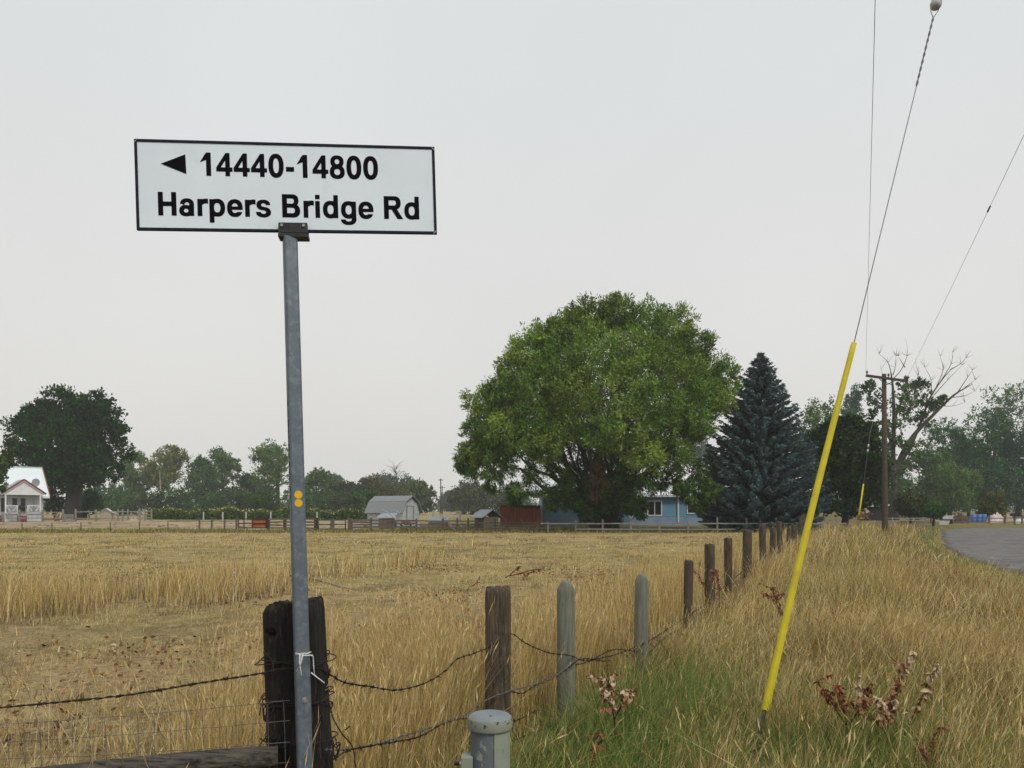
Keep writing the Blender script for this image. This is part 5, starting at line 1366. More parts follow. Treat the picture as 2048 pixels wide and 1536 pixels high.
def small_white_roof():
    d = 92; x = PX(1760, d); g = G(x, d)
    o = thing('far_shed', 'low white roofed shed half hidden behind the utility pole', 'shed', (x, d, g))
    h = PZ(1012, d) - g
    MB().box((0, 1, (h - .1) / 2), (3.2, 2, h - .1)).build('wall', M_DARKRAIL, o)
    MB().beam((-1.9, 1, h - .05), (1.9, 1, h + .12), 2.6, .16).build('roof', M_WROOF, o)
small_white_roof()

# ------------------------------------------------------------------ far fences and gates
def rail_fence(name, label, posts, rails, d, mat, post_w=0.13, ph=None, pmat=None, dd=0.0, rail_h=0.10, cat='fence'):
    """posts: list of (px, py_top) ; rails: list of (px0, px1, py) photo rows"""
    x0 = PX(posts[0][0], d); g0 = G(x0, d)
    o = thing(name, label, cat, (x0, d, g0)); off = Vector((x0, d, g0))
    r_ = random.Random(int(posts[0][0]) + 1)
    for px, pt in posts:
        x = PX(px, d); z = PZ(pt, d); g = G(x, d)
        a = Vector((x, d, g - .25)); b = Vector((x + r_.uniform(-.03, .03), d, z))
        MB().beam(a - off, b - off, post_w * r_.uniform(.85, 1.15), post_w, (0, 1, 0)).build('post', pmat or mat, o)
    for pa, pb, py in rails:
        px = pa
        while px < pb - 1:
            pn = min([q[0] for q in posts if q[0] > px + 4] + [pb]); pn = min(pn, pb)
            a = P(px, py + r_.uniform(-.5, .5), d) + Vector((-.04, -post_w / 2 - .022 - r_.uniform(0, .008), 0)); b = P(pn, py + r_.uniform(-.5, .5), d) + Vector((.04, -post_w / 2 - .022 - r_.uniform(0, .008), 0))
            MB().beam(a - off, b - off, .04, rail_h, (0, 0, 1)).build('rail', mat, o)
            px = pn
    return o
rail_fence('rail_fence', 'grey three-rail fence in front of the white house', [(-8, 1018), (39, 1019), (85, 1020), (126.5, 1018)], [(-8, 126.5, 1024.5), (-8, 126.5, 1030), (-8, 126.5, 1036)], 84, M_GREYRAIL, 0.15)
rail_fence('rail_fence', 'grey rail fence right of the slatted gate before the little shed', [(151, 1018), (192, 1019), (279, 1017)], [(151, 279, 1023.5), (151, 279, 1036.5)], 84.5, M_GREYRAIL, 0.16)
rail_fence('corral_fence', 'short pale corral fence with tall posts right of the little shed', [(236, 1018), (245, 1018), (256, 1018), (290, 1018), (303, 1018)], [(228, 303, 1023), (228, 303, 1030), (256, 303, 1036)], 88, M_GREYRAIL, 0.13)
rail_fence('slatted_gate', 'low slatted grey gate between posts under the maple', [(130.5, 1028), (146.5, 1028)], [(130, 147, 1030), (130, 147, 1034), (130, 147, 1038), (130, 147, 1042)], 84, M_GREYRAIL, 0.09, cat='gate', rail_h=0.15)
def wire_post_fence():
    d0 = 54.5
    xs_ = [-16, 44, 104, 162, 220.5, 279, 336]
    o = thing('wire_fence', 'line of thin dark steel stakes across the left side of the field', 'fence', (PX(44, d0), d0, 0)); off = Vector((PX(44, d0), d0, 0))
    tops = []
    for i, px in enumerate(xs_):
        d = d0 + i * 0.8; x = PX(px, d); g = G(x, d); zt = PZ(1047.5 - i * 1.0, d) if i else PZ(1048.5, d)
        MB().beam(Vector((x, d, g - .2)) - off, Vector((x, d, zt)) - off, .045, .045, (0, 1, 0)).build('stake', M_RUST, o)
        tops.append(Vector((x, d, zt)))
    for fz in (.06, .35):
        MB().tube([t - off - Vector((0, .03, fz)) for t in tops], .006, 4).build('wire', M_GREYWIRE, o)
wire_post_fence()
def pipe_gate(label, px0, px1, y0, y1, d, mat, rows, cols, panel=None, panel_mat=None, name='pipe_gate'):
    x0, x1, z0, z1 = PX(px0, d), PX(px1, d), PZ(y1, d), PZ(y0, d)
    o = thing(name, label, 'gate', (x0, d, G(x0, d))); off = Vector((x0, d, G(x0, d)))
    for i in range(rows):
        z = z0 + (z1 - z0) * i / (rows - 1)
        MB().tube([Vector((x0, d, z)) - off, Vector((x1, d, z)) - off], .04, 8).build('rail', mat, o, smooth=True)
    for c in cols:
        x = PX(c, d); MB().tube([Vector((x, d - .004, max(z0 - .02, G(x, d)))) - off, Vector((x, d - .004, z1 + .02)) - off], .043, 8).build('upright', mat, o, smooth=True)
    for (a, b, ya, yb) in panel or []:
        MB().box(Vector(((PX(a, d) + PX(b, d)) / 2, d + .07, (PZ(ya, d) + PZ(yb, d)) / 2)) - off, (PX(b, d) - PX(a, d), .03, PZ(ya, d) - PZ(yb, d))).build('sheet_panel', panel_mat, o)
    return o
pipe_gate('dark red pipe gate with an orange sheet on its right half', 477, 533, 1038, 1055.5, 59.5, M_REDPIPE, 3, [477, 488, 504.5, 532.5], [(505, 532, 1038.5, 1055)], M_ORANGE)
rail_fence('rail_fence', 'thin grey pole fence left of the red pipe gate', [(399, 1036), (423.5, 1035), (449, 1040), (472.5, 1035)], [(340, 473, 1042)], 60, M_BROWNRAIL, 0.10, rail_h=.06)
rail_fence('rail_fence', 'dark board fence just right of the red gate, behind sign pole', [(537, 1033), (570, 1038), (632, 1035.5)], [(540, 632, 1038), (540, 632, 1044), (540, 632, 1050), (540, 632, 1056)], 59.5, M_BROWNRAIL, 0.22, pmat=M_DARKRAIL, rail_h=.11)
pipe_gate('green pipe gate, left one of the pair right of the sign pole', 637, 664, 1040, 1058, 58.5, M_GREENPIPE, 3, [637, 662])
pipe_gate('green pipe gate, right one of the pair right of the sign pole', 668, 693, 1040, 1058, 58.5, M_GREENPIPE, 3, [668, 691])
rail_fence('rail_fence', 'brown board fence in front of the gambrel shed', [(666.5, 1036.5), (698, 1036), (703, 1037), (742, 1036), (783, 1040), (833, 1037)], [(703, 742, 1040), (703, 742, 1044.5), (703, 742, 1049), (703, 742, 1054), (742, 833, 1041), (742, 833, 1047), (742, 833, 1054)], 58.2, M_BROWNRAIL, 0.17, rail_h=.14)
rail_fence('rail_fence', 'brown rail fence from gambrel shed to the kennel', [(833, 1038), (885.5, 1037), (914, 1036), (936, 1036), (955, 1037)], [(833, 955, 1042), (833, 955, 1049), (833, 955, 1055)], 57.3, M_BROWNRAIL, 0.13, rail_h=.09)
rail_fence('rail_fence', 'brown rail fence in front of the red shed', [(990.5, 1037), (1012, 1038), (1043, 1038), (1075, 1039)], [(958, 1080, 1045.5), (985, 1080, 1051), (958, 1050, 1057)], 56, M_BROWNRAIL, 0.12, rail_h=.08)
rail_fence('rail_fence', 'pale two-rail fence in front of the blue house and spruce', [(1096, 1043), (1151, 1040), (1205.5, 1039), (1262, 1037), (1318.5, 1040), (1376, 1038), (1434.5, 1035), (1493.5, 1036), (1553, 1035), (1612, 1035)], [(1082, 1690, 1047), (1150, 1690, 1058.5)], 55.0, M_GREYRAIL, 0.11, rail_h=.09)
# ornaments on that fence
def ornament():
    d = 54.8; c = P(1262.5, 1034, d)
    o = thing('butterfly_ornament', 'pale blue butterfly ornament on top of a fence post', 'ornament', tuple(P(1262.5, 1038, d)))
    off = P(1262.5, 1038, d)
    for s in (-1, 1):
        m = MB(); m.add([Vector((0, -.01, .02)), Vector((s * .05, -.03, .02)), Vector((s * .19, -.05, .24)), Vector((s * .13, -.04, .27)), Vector((s * .04, -.02, .17)), Vector((0, -.01, .16)),
                         Vector((0, .005, .02)), Vector((s * .05, -.015, .02)), Vector((s * .19, -.035, .24)), Vector((s * .13, -.025, .27)), Vector((s * .04, -.005, .17)), Vector((0, .005, .16))],
                        [tuple(range(6)), tuple(range(11, 5, -1))] + [(i, (i + 1) % 6, 6 + (i + 1) % 6, 6 + i) for i in range(6)])
        m.build('wing', M_SHEETMETAL, o)
    MB().tube([(0, -.02, 0), (0, -.02, .19)], .018, 6).build('body', M_BARREL, o)
ornament()
rail_fence('rail_fence', 'low weathered fence across the far bend of the road', [(1862, 1033), (1890, 1033), (1924, 1032), (1937, 1032), (1978, 1032), (2010, 1031), (2044, 1030), (2080, 1030)], [(1800, 2080, 1036), (1800, 2080, 1044)], 79, M_BROWNRAIL, 0.13, rail_h=.09)
rail_fence('rail_fence', 'plank fence behind utility pole at the far verge', [(1785, 1034), (1815, 1034), (1850, 1035)], [(1775, 1850, 1036.5), (1775, 1850, 1041)], 76, M_GREYRAIL, 0.12, rail_h=.09)

# ------------------------------------------------------------------ clutter
def lathe_thing(name, label, cat, px, py_b, d, prof, mat, group=None, sc=1.0, band=None, lid=None):
    x = PX(px, d); g = G(x, d); z = PZ(py_b, d) if py_b else g
    o = thing(name, label, cat, (x, d, max(z, g)), group=group)
    MB().lathe([(r * sc, z_ * sc) for r, z_ in prof], k=16).build('body', mat, o, smooth=True)
    if lid: MB().lathe([(lid[0] * sc, lid[1] * sc), (lid[0] * sc, lid[2] * sc), (.0001, lid[2] * sc + .01)], k=16).build('lid', lid[3], o)
    for zb in band or []:
        MB().lathe([(.30 * sc, zb), (.315 * sc, zb + .02), (.315 * sc, zb + .05), (.30 * sc, zb + .07)], k=16).build('hoop', mat, o, smooth=True)
    return o
barrel = [(0.0001, 0), (.27, 0), (.29, .04), (.295, .45), (.29, .84), (.27, .88), (.0001, .88)]
for i, (px, lab) in enumerate(((1946.5, 'leftmost of three blue barrels behind the far road fence'), (1957, 'middle of three blue barrels behind the far road fence'), (1967, 'rightmost of three blue barrels behind the far road fence'))):
    lathe_thing('barrel', lab, 'barrel', px, None, 82, barrel, M_BARREL, 'blue barrels beyond the road', band=[.28, .56])
def heap(name, label, cat, px, d, w, h, mat, seed):
    r_ = np.random.default_rng(seed); x = PX(px, d); g = G(x, d)
    n, m = 13, 9; V = []
    for j in range(m):
        for i in range(n):
            a, b = i / (n - 1) * 2 - 1, j / (m - 1) * 2 - 1
            e_ = max(0, 1 - a * a) * max(0, 1 - b * b)
            V.append((a * w / 2 + r_.normal(0, .03), b * w / 3 + r_.normal(0, .03), h * e_ ** .55 * (1 + .22 * r_.normal()) - .06))
    i_ = np.arange(n * m).reshape(m, n)
    Q = np.stack([i_[:-1, :-1].ravel(), i_[:-1, 1:].ravel(), i_[1:, 1:].ravel(), i_[1:, :-1].ravel()], 1)
    o = obj_from(mesh_np(name, np.array(V), Q, None, False), name, mat); o.location = (x, d, g)
    set_props(o, label, cat)
    return o
heap('tarp_heap', 'crumpled pale tarp heap right of the blue barrels', 'tarp', 1992, 81.5, 1.9, .95, M_TARP, 1)
heap('tarp_heap', 'small white tarp heap at the right edge beyond the road', 'tarp', 2040, 80.5, 1.2, .5, M_CREAM, 2)
heap('scrap_heap', 'dark red rusty scrap heap left of the blue barrels', 'scrap', 1921, 81, 1.2, .85, M_RUST, 3)
heap('straw_heap', 'tan straw heap right of the pale tarp', 'straw', 2016, 81, 1.1, .75, M_TAN, 4)
heap('dirt_heap', 'orange-brown dirt heap before the short corral fence', 'dirt', 266, 82, 1.3, .42, M_TAN, 5)
def tub(px, d, label, mat, w, h, dep, z=0.0, name='tub'):
    x = PX(px, d); g = G(x, d)
    o = thing(name, label, 'tub', (x, d, g + z))
    a, b = 1.0, .82
    m = MB(); t = .03
    vs_ = []
    for sc, zz in ((b, 0), (a, h), (a * .92, h), (b * .9, .05)):
        vs_ += [(-w / 2 * sc, -dep / 2 * sc, zz), (w / 2 * sc, -dep / 2 * sc, zz), (w / 2 * sc, dep / 2 * sc, zz), (-w / 2 * sc, dep / 2 * sc, zz)]
    fs = [(0, 3, 2, 1), (12, 13, 14, 15)]
    for r in range(3): fs += [(r * 4 + i, r * 4 + (i + 1) % 4, r * 4 + 4 + (i + 1) % 4, r * 4 + 4 + i) for i in range(4)]
    m.add(vs_, fs); m.build('shell', mat, o)
    rm = MB()
    rm.box((0, -dep / 2, h), (w + .06, .05, .05)); rm.box((0, dep / 2, h), (w + .06, .05, .05)); rm.build('rim', mat, o)
    return o
tub(716, 60.0, 'white feed tub behind the brown board fence left of gambrel shed', M_CREAM, .62, .34, .5)
tub(812, 60.5, 'orange tub among the clutter before the gambrel shed', M_ORANGE, .75, .22, .5, z=0.55, name='orange_tub')
def crate_under():
    d = 60.5; x = PX(812, d); g = G(x, d)
    o = thing('crate', 'dark wooden crate under the orange tub', 'crate', (x, d, g))
    for s in (-.36, .36):
        for t in (-.2, .2): MB().box((s, t, .275), (.07, .07, .55)).build('leg', M_DARKRAIL, o)
    for z_ in (.08, .28, .48):
        MB().box((0, -.26, z_), (.86, .03, .13)).build('slat', M_RUST, o); MB().box((0, .26, z_), (.86, .03, .13)).build('slat', M_RUST, o)
crate_under()
tub(1885, 74, 'white tub lying beside the road bend', M_CREAM, 1.0, .35, .7, name='white_tub')
tub(1893, 77, 'small cream tub behind the white one at the road bend', M_CREAM, 1.1, .30, .6, z=.5, name='cream_tub')
def cinder():
    d = 77; x = PX(1893, d); g = G(x, d)
    o = thing('pallet', 'grey pallet carrying the small cream tub at the road bend', 'pallet', (x, d, g))
    for s in (-.45, 0, .45): MB().box((s, 0, .22), (.1, .7, .43)).build('bearer', M_BROWNRAIL, o)
    for t in (-.28, 0, .28): MB().box((0, t, .465), (1.1, .16, .05)).build('slat', M_GREYRAIL, o)
cinder()
def mailbox():
    d = 76; x = PX(2029, d); g = G(x, d); zt = PZ(1026, d) - g
    o = thing('mailbox', 'black mailbox on a post beyond the road at far right', 'mailbox', (x, d, g))
    MB().box((0, 0, (zt - .28) / 2), (.12, .12, zt - .28)).build('post', M_BROWNRAIL, o)
    pf = [(-.3, 0)] + [(-.3 * math.cos(a), .15 + .17 * math.sin(a)) for a in np.linspace(0, math.pi, 9)] + [(.3, 0)]
    MB().prism(pf, 'y', .5, (0, -.25, zt - .29)).build('box', M_BLACK, o)
mailbox()
# silver irrigation pipes leaning over the clutter
for i, (a, b, lab) in enumerate((((764, 1019, 64.5), (794, 1041, 60.8), 'left of two leaning silver pipes before the gambrel shed'), ((787, 1020, 64.5), (801, 1030, 62), 'short silver pipe leaning on the gambrel shed wall'),
                                 ((878, 1026, 62), (893, 1042, 60.3), 'bent silver pipe over the plywood hutch, left one'), ((898, 1023, 62), (914, 1042, 60.3), 'bent silver pipe right of the plywood hutch'))):
    p_, q_ = P(*a), P(*b); qg = Vector((q_.x, q_.y, G(q_.x, q_.y)))
    ext = q_ + (q_ - p_) * (0 if i == 1 else max(0.0, (q_.z - G(q_.x, q_.y))) / max(.1, (p_.z - q_.z)))
    o = thing('metal_pipe', lab, 'pipe', tuple(ext))
    MB().tube([p_ - ext, p_.lerp(q_, .5) - ext + Vector((.05, 0, .06)), q_ - ext, Vector((0, 0, 0))], .045, 8).build('tube', M_SHEETMETAL, o, smooth=True)
# white stakes among the sunflowers
for i, px in enumerate((407, 445.5, 492, 541.5, 634, 866, 920)):
    d = 96 if px < 700 else 75; x = PX(px, d); g = G(x, d); zt = PZ(1024 if px < 700 else 1022, d) - g
    o = obj_from(post_mesh(zt, .17, .17, p=3, seed=i, k=8, n=4), 'white_stake', M_PORC); o.location = (x, d, g)
    lab = ['left of the red pipe gate, first from left', 'left of the red pipe gate, second from left', 'above the red pipe gate', 'right above the dark post by the red gate', 'above the green pipe gates', 'right of the gambrel shed', 'left of the kennel'][i]
    set_props(o, 'pale stake at the sunflower edge, ' + lab, 'stake', 'pale stakes')
# ginger dog sitting behind the rail fence
def dog():
    d = 86; x = PX(115, d); g = G(x, d)
    me = bpy.data.meshes.new('dog')
    v = [(-.28, 0, .22), (-.12, 0, .36), (.08, 0, .56), (.14, 0, .72), (.24, 0, .80), (.36, 0, .77),      # rump, back, chest, neck, head, muzzle
         (.12, .10, .38), (.16, .10, .06), (.24, .10, .03), (.12, -.10, .38), (.16, -.10, .06), (.24, -.10, .03),
         (-.18, .15, .20), (.0, .17, .14), (-.12, .16, .04), (.02, .16, .03), (-.18, -.15, .20), (.0, -.17, .14), (-.12, -.16, .04), (.02, -.16, .03), (-.42, 0, .10), (-.58, .05, .05)]
    e_ = [(0, 1), (1, 2), (2, 3), (3, 4), (4, 5), (2, 6), (6, 7), (7, 8), (2, 9), (9, 10), (10, 11), (0, 12), (12, 13), (13, 14), (14, 15), (0, 16), (16, 17), (17, 18), (18, 19), (0, 20), (20, 21)]
    me.from_pydata(v, e_, [])
    o = bpy.data.objects.new('dog', me); COL.objects.link(o); me.materials.append(M_FUR)
    sk = o.modifiers.new('skin', 'SKIN'); sk.use_smooth_shade = True
    rad = [.17, .17, .15, .09, .095, .05, .06, .045, .04, .06, .045, .04, .11, .09, .05, .045, .11, .09, .05, .045, .04, .025]
    for i, r in enumerate(rad): me.skin_vertices[0].data[i].radius = (r, r)
    me.skin_vertices[0].data[0].use_root = True
    o.modifiers.new('sub', 'SUBSURF').render_levels = 2
    o.location = (x, d, g); o.rotation_euler = (0, 0, R(-20))
    for s in (-1, 1):
        MB().add([(.20, s * .04, .86), (.26, s * .09, .86), (.21, s * .10, .98), (.19, s * .07, .87)], [(0, 1, 2), (1, 3, 2), (3, 0, 2), (0, 3, 1)]).build('ear', M_FUR, o)
    set_props(o, 'ginger dog sitting behind the rail fence beside the white house', 'dog')
dog()

# ------------------------------------------------------------------ sunflowers
def sunflowers():
    r_ = np.random.default_rng(77)
    n = 900
    px = r_.uniform(296, 770, n); d = r_.uniform(97, 101.5, n)
    x = (px - CX) / F * d; g = gz(x, d)
    h = 1.15 + 0.18 * np.sin(px * .045) + 0.15 * np.sin(px * .11 + 1) + r_.normal(0, .10, n)
    k = 15
    rp = np.repeat(np.arange(n), k)
    zz = r_.random(len(rp)) ** .8 * h[rp]
    c = np.stack([x[rp] + r_.normal(0, .16, len(rp)), d[rp] + r_.normal(0, .16, len(rp)), g[rp] + zz], 1)
    V, Q = leaf_quads(c, r_.normal(0, .6, (len(rp), 3)) + np.array([0, 0, .1]), r_.uniform(.22, .4, len(rp)), r_.uniform(.14, .26, len(rp)), r_)
    col = np.array((0.075, 0.12, 0.032)) * np.clip(1 + .3 * r_.normal(size=(len(rp), 1)), .4, 1.8)
    hd = np.stack([x, d, g + h], 1); m = r_.random(n) < .8
    hd = hd[m]; V2, Q2 = leaf_quads(hd + r_.normal(0, .05, hd.shape), r_.normal(0, .5, (len(hd), 3)) + np.array([0, 0, 1.0]), r_.uniform(.20, .34, len(hd)), r_.uniform(.16, .26, len(hd)), r_)
    col2 = np.array((0.34, 0.28, 0.035)) * np.clip(1 + .3 * r_.normal(size=(len(hd), 1)), .4, 1.5)
    o = obj_from(mesh_np('sunflower_patch', np.concatenate([V, V2]), np.concatenate([Q, Q2 + len(V)]), np.repeat(np.concatenate([col, col2]), 4, 0)), 'sunflower_patch', M_LEAF)
    set_props(o, 'band of yellow-topped sunflowers beyond the paddock', 'sunflowers', kind='stuff')
sunflowers()

# ------------------------------------------------------------------ grass
def blades(base, h, w, lean, az, face, col, seg, r_, droop=1.6):
    n = len(base); t = np.linspace(0, 1, seg + 1)
    ld = np.stack([np.cos(az), np.sin(az), np.zeros(n)], 1); wd = np.stack([np.cos(face), np.sin(face), np.zeros(n)], 1)
    V = []
    for i, s in enumerate(t):
        c = base + np.array([0, 0, 1])[None, :] * (h * s * (1 - 0.25 * lean * s))[:, None] + ld * (h * lean * s ** droop)[:, None]
        if i < seg:
            ww = (w * (1 - 0.75 * s) * .5)[:, None]
            V += [c - wd * ww, c + wd * ww]
        else: V.append(c)
    tip = V[-1]
    V = np.stack(V, 1); k = V.shape[1]
    b = (np.arange(n) * k)[:, None]
    tris = []
    for i in range(seg - 1):
        tris += [b + np.array([[2 * i, 2 * i + 1, 2 * i + 3]]), b + np.array([[2 * i, 2 * i + 3, 2 * i + 2]])]
    tris.append(b + np.array([[2 * seg - 2, 2 * seg - 1, 2 * seg]]))
    return V.reshape(-1, 3), np.concatenate(tris), np.repeat(col, k, 0), tip, ld
class Grass:
    def __init__(s): s.V, s.T, s.C, s.o = [], [], [], 0
    def put(s, V, T, C):
        s.V.append(V); s.T.append(T + s.o); s.C.append(C); s.o += len(V)
    def build(s, name, label, cat='grass'):
        o = obj_from(mesh_np(name, np.concatenate(s.V), np.concatenate(s.T), np.concatenate(s.C)), name, M_GRASS)
        set_props(o, label, cat, kind='stuff'); return o
def pick(cols, wts, n, r_, var=.26):
    c = np.array(cols)[r_.choice(len(cols), n, p=np.array(wts) / sum(wts))]
    return c * np.clip(1 + var * r_.normal(size=(n, 1)), .4, 1.7)
STRAW = [(0.58, 0.445, 0.185), (0.48, 0.345, 0.125), (0.32, 0.215, 0.080), (0.69, 0.57, 0.315), (0.17, 0.105, 0.046), (0.24, 0.225, 0.07)]
def clumpy(x, y, f=1.0):
    return (np.sin(1.7 * f * x + 2.1 * f * y) + np.sin(2.9 * f * x - 1.3 * f * y + 1.0) + np.sin(-0.9 * f * x + 3.7 * f * y + 2.0) + np.sin(5.1 * f * x + 0.7 * f * y + .4)) / 4
def add_grass(G_, x, y, hmean, hsd, w, wts, r_, lean=(.12, .3), seg=3, head=0.0, cols=STRAW, headlen=.11, wind=0.25, hw=.0055, headcol=(0.55, 0.42, 0.20)):
    n = len(x)
    if n == 0: return
    base = np.stack([x, y, gz(x, y) - .01], 1)
    h = np.clip(r_.normal(hmean, hsd, n) * (1 + .22 * clumpy(x, y)), .02, None)
    az = r_.uniform(0, 2 * np.pi, n); le = r_.uniform(lean[0], lean[1], n) * r_.choice([1, 1, 1, 1.9], n)
    az = np.where(r_.random(n) < wind, r_.normal(0.15, .7, n), az)
    col = pick(cols, wts, n, r_)
    ww = w * r_.uniform(.6, 1.4, n) * np.ones(n)
    V, T, C, tip, ld = blades(base, h, ww, le, az, r_.uniform(0, np.pi, n), col, seg, r_)
    G_.put(V, T, C)
    if head > 0:
        m = r_.random(n) < head
        tp, l2, k = tip[m], ld[m] * le[m][:, None], int(m.sum())
        if k:
            for q in range(3):
                dv = l2 * 1.2 + np.array([0, 0, 1.0]) + r_.normal(0, .22, (k, 3))
                c = tp - dv * (headlen * (q * .33))[None] if False else tp + (l2 + np.array([0, 0, .6])) * (headlen * (0.45 - .42 * q))
                V2, Q2 = leaf_quads(c, dv, headlen * r_.uniform(.35, .75, k), hw * ww[m] / w * r_.uniform(.6, 1.3, k), r_)
                c2 = np.array(headcol) * np.clip(1 + .2 * r_.normal(size=(k, 1)), .5, 1.5)
                G_.put(V2, np.concatenate([Q2[:, [0, 1, 2]], Q2[:, [0, 2, 3]]]), np.repeat(c2, 4, 0))
def sample(n, y0, y1, r_, pw=1.0, m=1.06):
    """points in the wedge the lens sees, with a margin"""
    y = y0 + (y1 - y0) * r_.random(n) ** pw
    x = (r_.random(n) * 2 - 1) * (CX / F) * y * m + 0.0
    return x, y
r_ = np.random.default_rng(101)
def stand(x, y):
    """0 in the open field, rising to 1 inside the stand of uncut grass"""
    jit = 1.6 * clumpy(x, y, .5) + 1.2 * clumpy(x, y, 1.3) + .9 * clumpy(x, y, 3.1)
    lo = 9.4 + np.clip(x + 6.8, -3, 9) * 2.3 + .9 * np.sin(1.6 * x); hi = lo + 9 + 2.5 * np.sin(x * .5 + 1)
    t = np.clip((y - lo - jit) / 2.2, 0, 1) * np.clip((hi + 3 + 2 * jit - y) / 6, 0, 1) * np.clip((-1.9 + .8 * jit - x) / 1.6, 0, 1) * (x < fence_x(y) - 3.4)
    return t
def in_tallfield(x, y): return stand(x, y) > .5
def strip_w(y): return 1.55 + .35 * np.sin(y * 1.3) + .2 * np.sin(y * 3.1) + 0.02 * y
def in_strip(x, y): xf = fence_x(y); return (x > xf - strip_w(y)) & (x < xf - .10)
def in_bank(x, y): return (x > fence_x(y) + .2) & (x < road_x(y) - .35)
def clear_rod(x, y): return ~((np.abs(x / y - .317) < .022) & (y < 5.15))      # grass trodden flat before the guy anchor
def green_zone(x, y):
    g1 = 1.15 * np.exp(-(((x - 1.15) / 1.45) ** 2 + ((y - 4.7) / 2.1) ** 2)) * np.clip(.75 + .9 * clumpy(x, y, 1.2) + .5 * clumpy(x, y, 3.3), 0, 1.3)
    xr = road_x(y); g2 = np.exp(-((x - xr + .9) / .7) ** 2) * .9
    return np.clip(g1 * 1.25 + g2, 0, 1)

# (a) tall golden grass along the fence and in the verge
tg = Grass()
for (n, y0, y1, w, seg, hd, hm) in ((130000, 2.6, 8, .0034, 3, .25, .66), (90000, 8, 18, .0065, 2, .2, .62), (50000, 18, 36, .014, 2, .12, .56), (26000, 36, 58, .03, 2, 0, .5)):
    x, y = sample(n, y0, y1, r_, .75)
    m = in_strip(x, y) & ((y > 3.3) | (x > -1.0)) & (r_.random(n) < .35 + .75 * (clumpy(x, y, .8) + .6))
    tpx = CX + F * x / y
    # keep the last metres before the corner post and pedestal clear of the lens
    m &= ~((y < 3.0))
    add_grass(tg, x[m], y[m], hm, .13, w, [5, 5, 3, 2.2, 1, .5], r_, (.05, .28), seg, hd)
tg.build('tall_grass', 'tall golden dry grass along the barbed wire fence')
bk = Grass()
for (n, y0, y1, w, seg, hd, hm) in ((165000, 3.0, 9, .0038, 3, .20, .48), (110000, 9, 20, .0076, 2, .2, .52), (60000, 20, 38, .016, 2, .10, .52), (34000, 38, 64, .03, 2, 0, .48)):
    x, y = sample(n, y0, y1, r_, .72, 1.22)
    gzn = green_zone(x, y); m = in_bank(x, y) & clear_rod(x, y) & (r_.random(n) < (1 - .92 * gzn)) & (r_.random(n) < .30 + .8 * (clumpy(x, y, .7) + .6))
    sh = (1 - .75 * np.exp(-((x - road_x(y)) / 2.2) ** 2)) * (.85 + .35 * clumpy(x, y, .9)) * (1 - .5 * np.exp(-((x - fence_x(y) - .3) / .8) ** 2) * (y < 16))
    x, y, sh = x[m], y[m], sh[m]
    olive = r_.random(len(x)) < .06 + .50 * sstep(.0, .5, clumpy(x, y, .38) + .35 * clumpy(x, y, 1.6))
    flat = r_.random(len(x)) < .12
    add_grass(bk, x[flat], y[flat], .45, .12, w, [3, 4, 2, 3, 1, .5], r_, (.9, 1.7), seg, 0)
    add_grass(bk, x[~olive], y[~olive], hm * sh[~olive], .14, w, [5, 5, 3, 3, 1.2, .6], r_, (.10, .60), seg, hd, wind=.5)
    add_grass(bk, x[olive], y[olive], hm * .8 * sh[olive], .12, w * 1.1, [1, 1], r_, (.15, .7), seg, 0, cols=[(0.23, 0.22, 0.065), (0.155, 0.165, 0.05)])
    br_ = (clumpy(x + 3, y, .55) > .22) & (r_.random(len(x)) < .35)
    add_grass(bk, x[br_], y[br_], hm * .7, .12, w, [1, 1], r_, (.15, .6), seg, .2, cols=[(0.25, 0.13, 0.06), (0.17, 0.10, 0.055)], headcol=(0.26, 0.13, 0.06))
bk.build('verge_grass', 'rough straw coloured grass on the verge between fence and road')
gg = Grass()
for (n, y0, y1, w, seg, hm) in ((110000, 3.2, 9.0, .0050, 3, .40), (26000, 9, 24, .011, 2, .26), (20000, 24, 62, .026, 2, .28)):
    x, y = sample(n, y0, y1, r_, .8)
    m = in_bank(x, y) & clear_rod(x, y) & (r_.random(n) < green_zone(x, y) * .9)
    add_grass(gg, x[m], y[m], hm, .10, w, [4, 3, 2, 1.2], r_, (.2, .8), seg, 0, cols=[(0.125, 0.195, 0.045), (0.20, 0.25, 0.07), (0.09, 0.15, 0.042), (0.36, 0.30, 0.11)])
xs2, ys2 = sample(30000, 3.4, 6.5, r_); m = in_strip(xs2, ys2) & (r_.random(30000) < .10 + .25 * (xs2 > 0))
add_grass(gg, xs2[m], ys2[m], .3, .09, .005, [3, 2], r_, (.1, .5), 3, 0, cols=[(0.10, 0.14, 0.04), (0.18, 0.19, 0.06)])
gg.build('green_grass', 'lush green grass round the guy anchor and along the road edge')
# (b) tall stand at left in the field
tf = Grass()
for (n, y0, y1, w, seg, hd) in ((120000, 6, 17, .010, 2, .25), (60000, 17, 34, .018, 2, .12)):
    x, y = sample(n, y0, y1, r_, .8)
    sv = stand(x, y); m = r_.random(n) < sv * np.clip(.35 + .8 * (clumpy(x, y, .6) + .35) + .4 * clumpy(x, y, 2.3), .06, 1)
    x, y, sv = x[m], y[m], sv[m]
    for a_, b_, hh in ((0, .35, .16), (.35, .7, .30), (.7, .99, .44), (.99, 1.1, .54)):
        q = (sv >= a_) & (sv < b_); edge = r_.random(len(x)) < .08 + .35 * (b_ < 1)
        add_grass(tf, x[q & ~edge], y[q & ~edge], hh, .13, w, [5, 5, 2, 3, .7, .3], r_, (.05, .36), seg, hd)
        add_grass(tf, x[q & edge], y[q & edge], hh * .7, .12, w, [1, 1], r_, (.1, .6), seg, 0, cols=[(0.30, 0.24, 0.185), (0.22, 0.15, 0.085)])
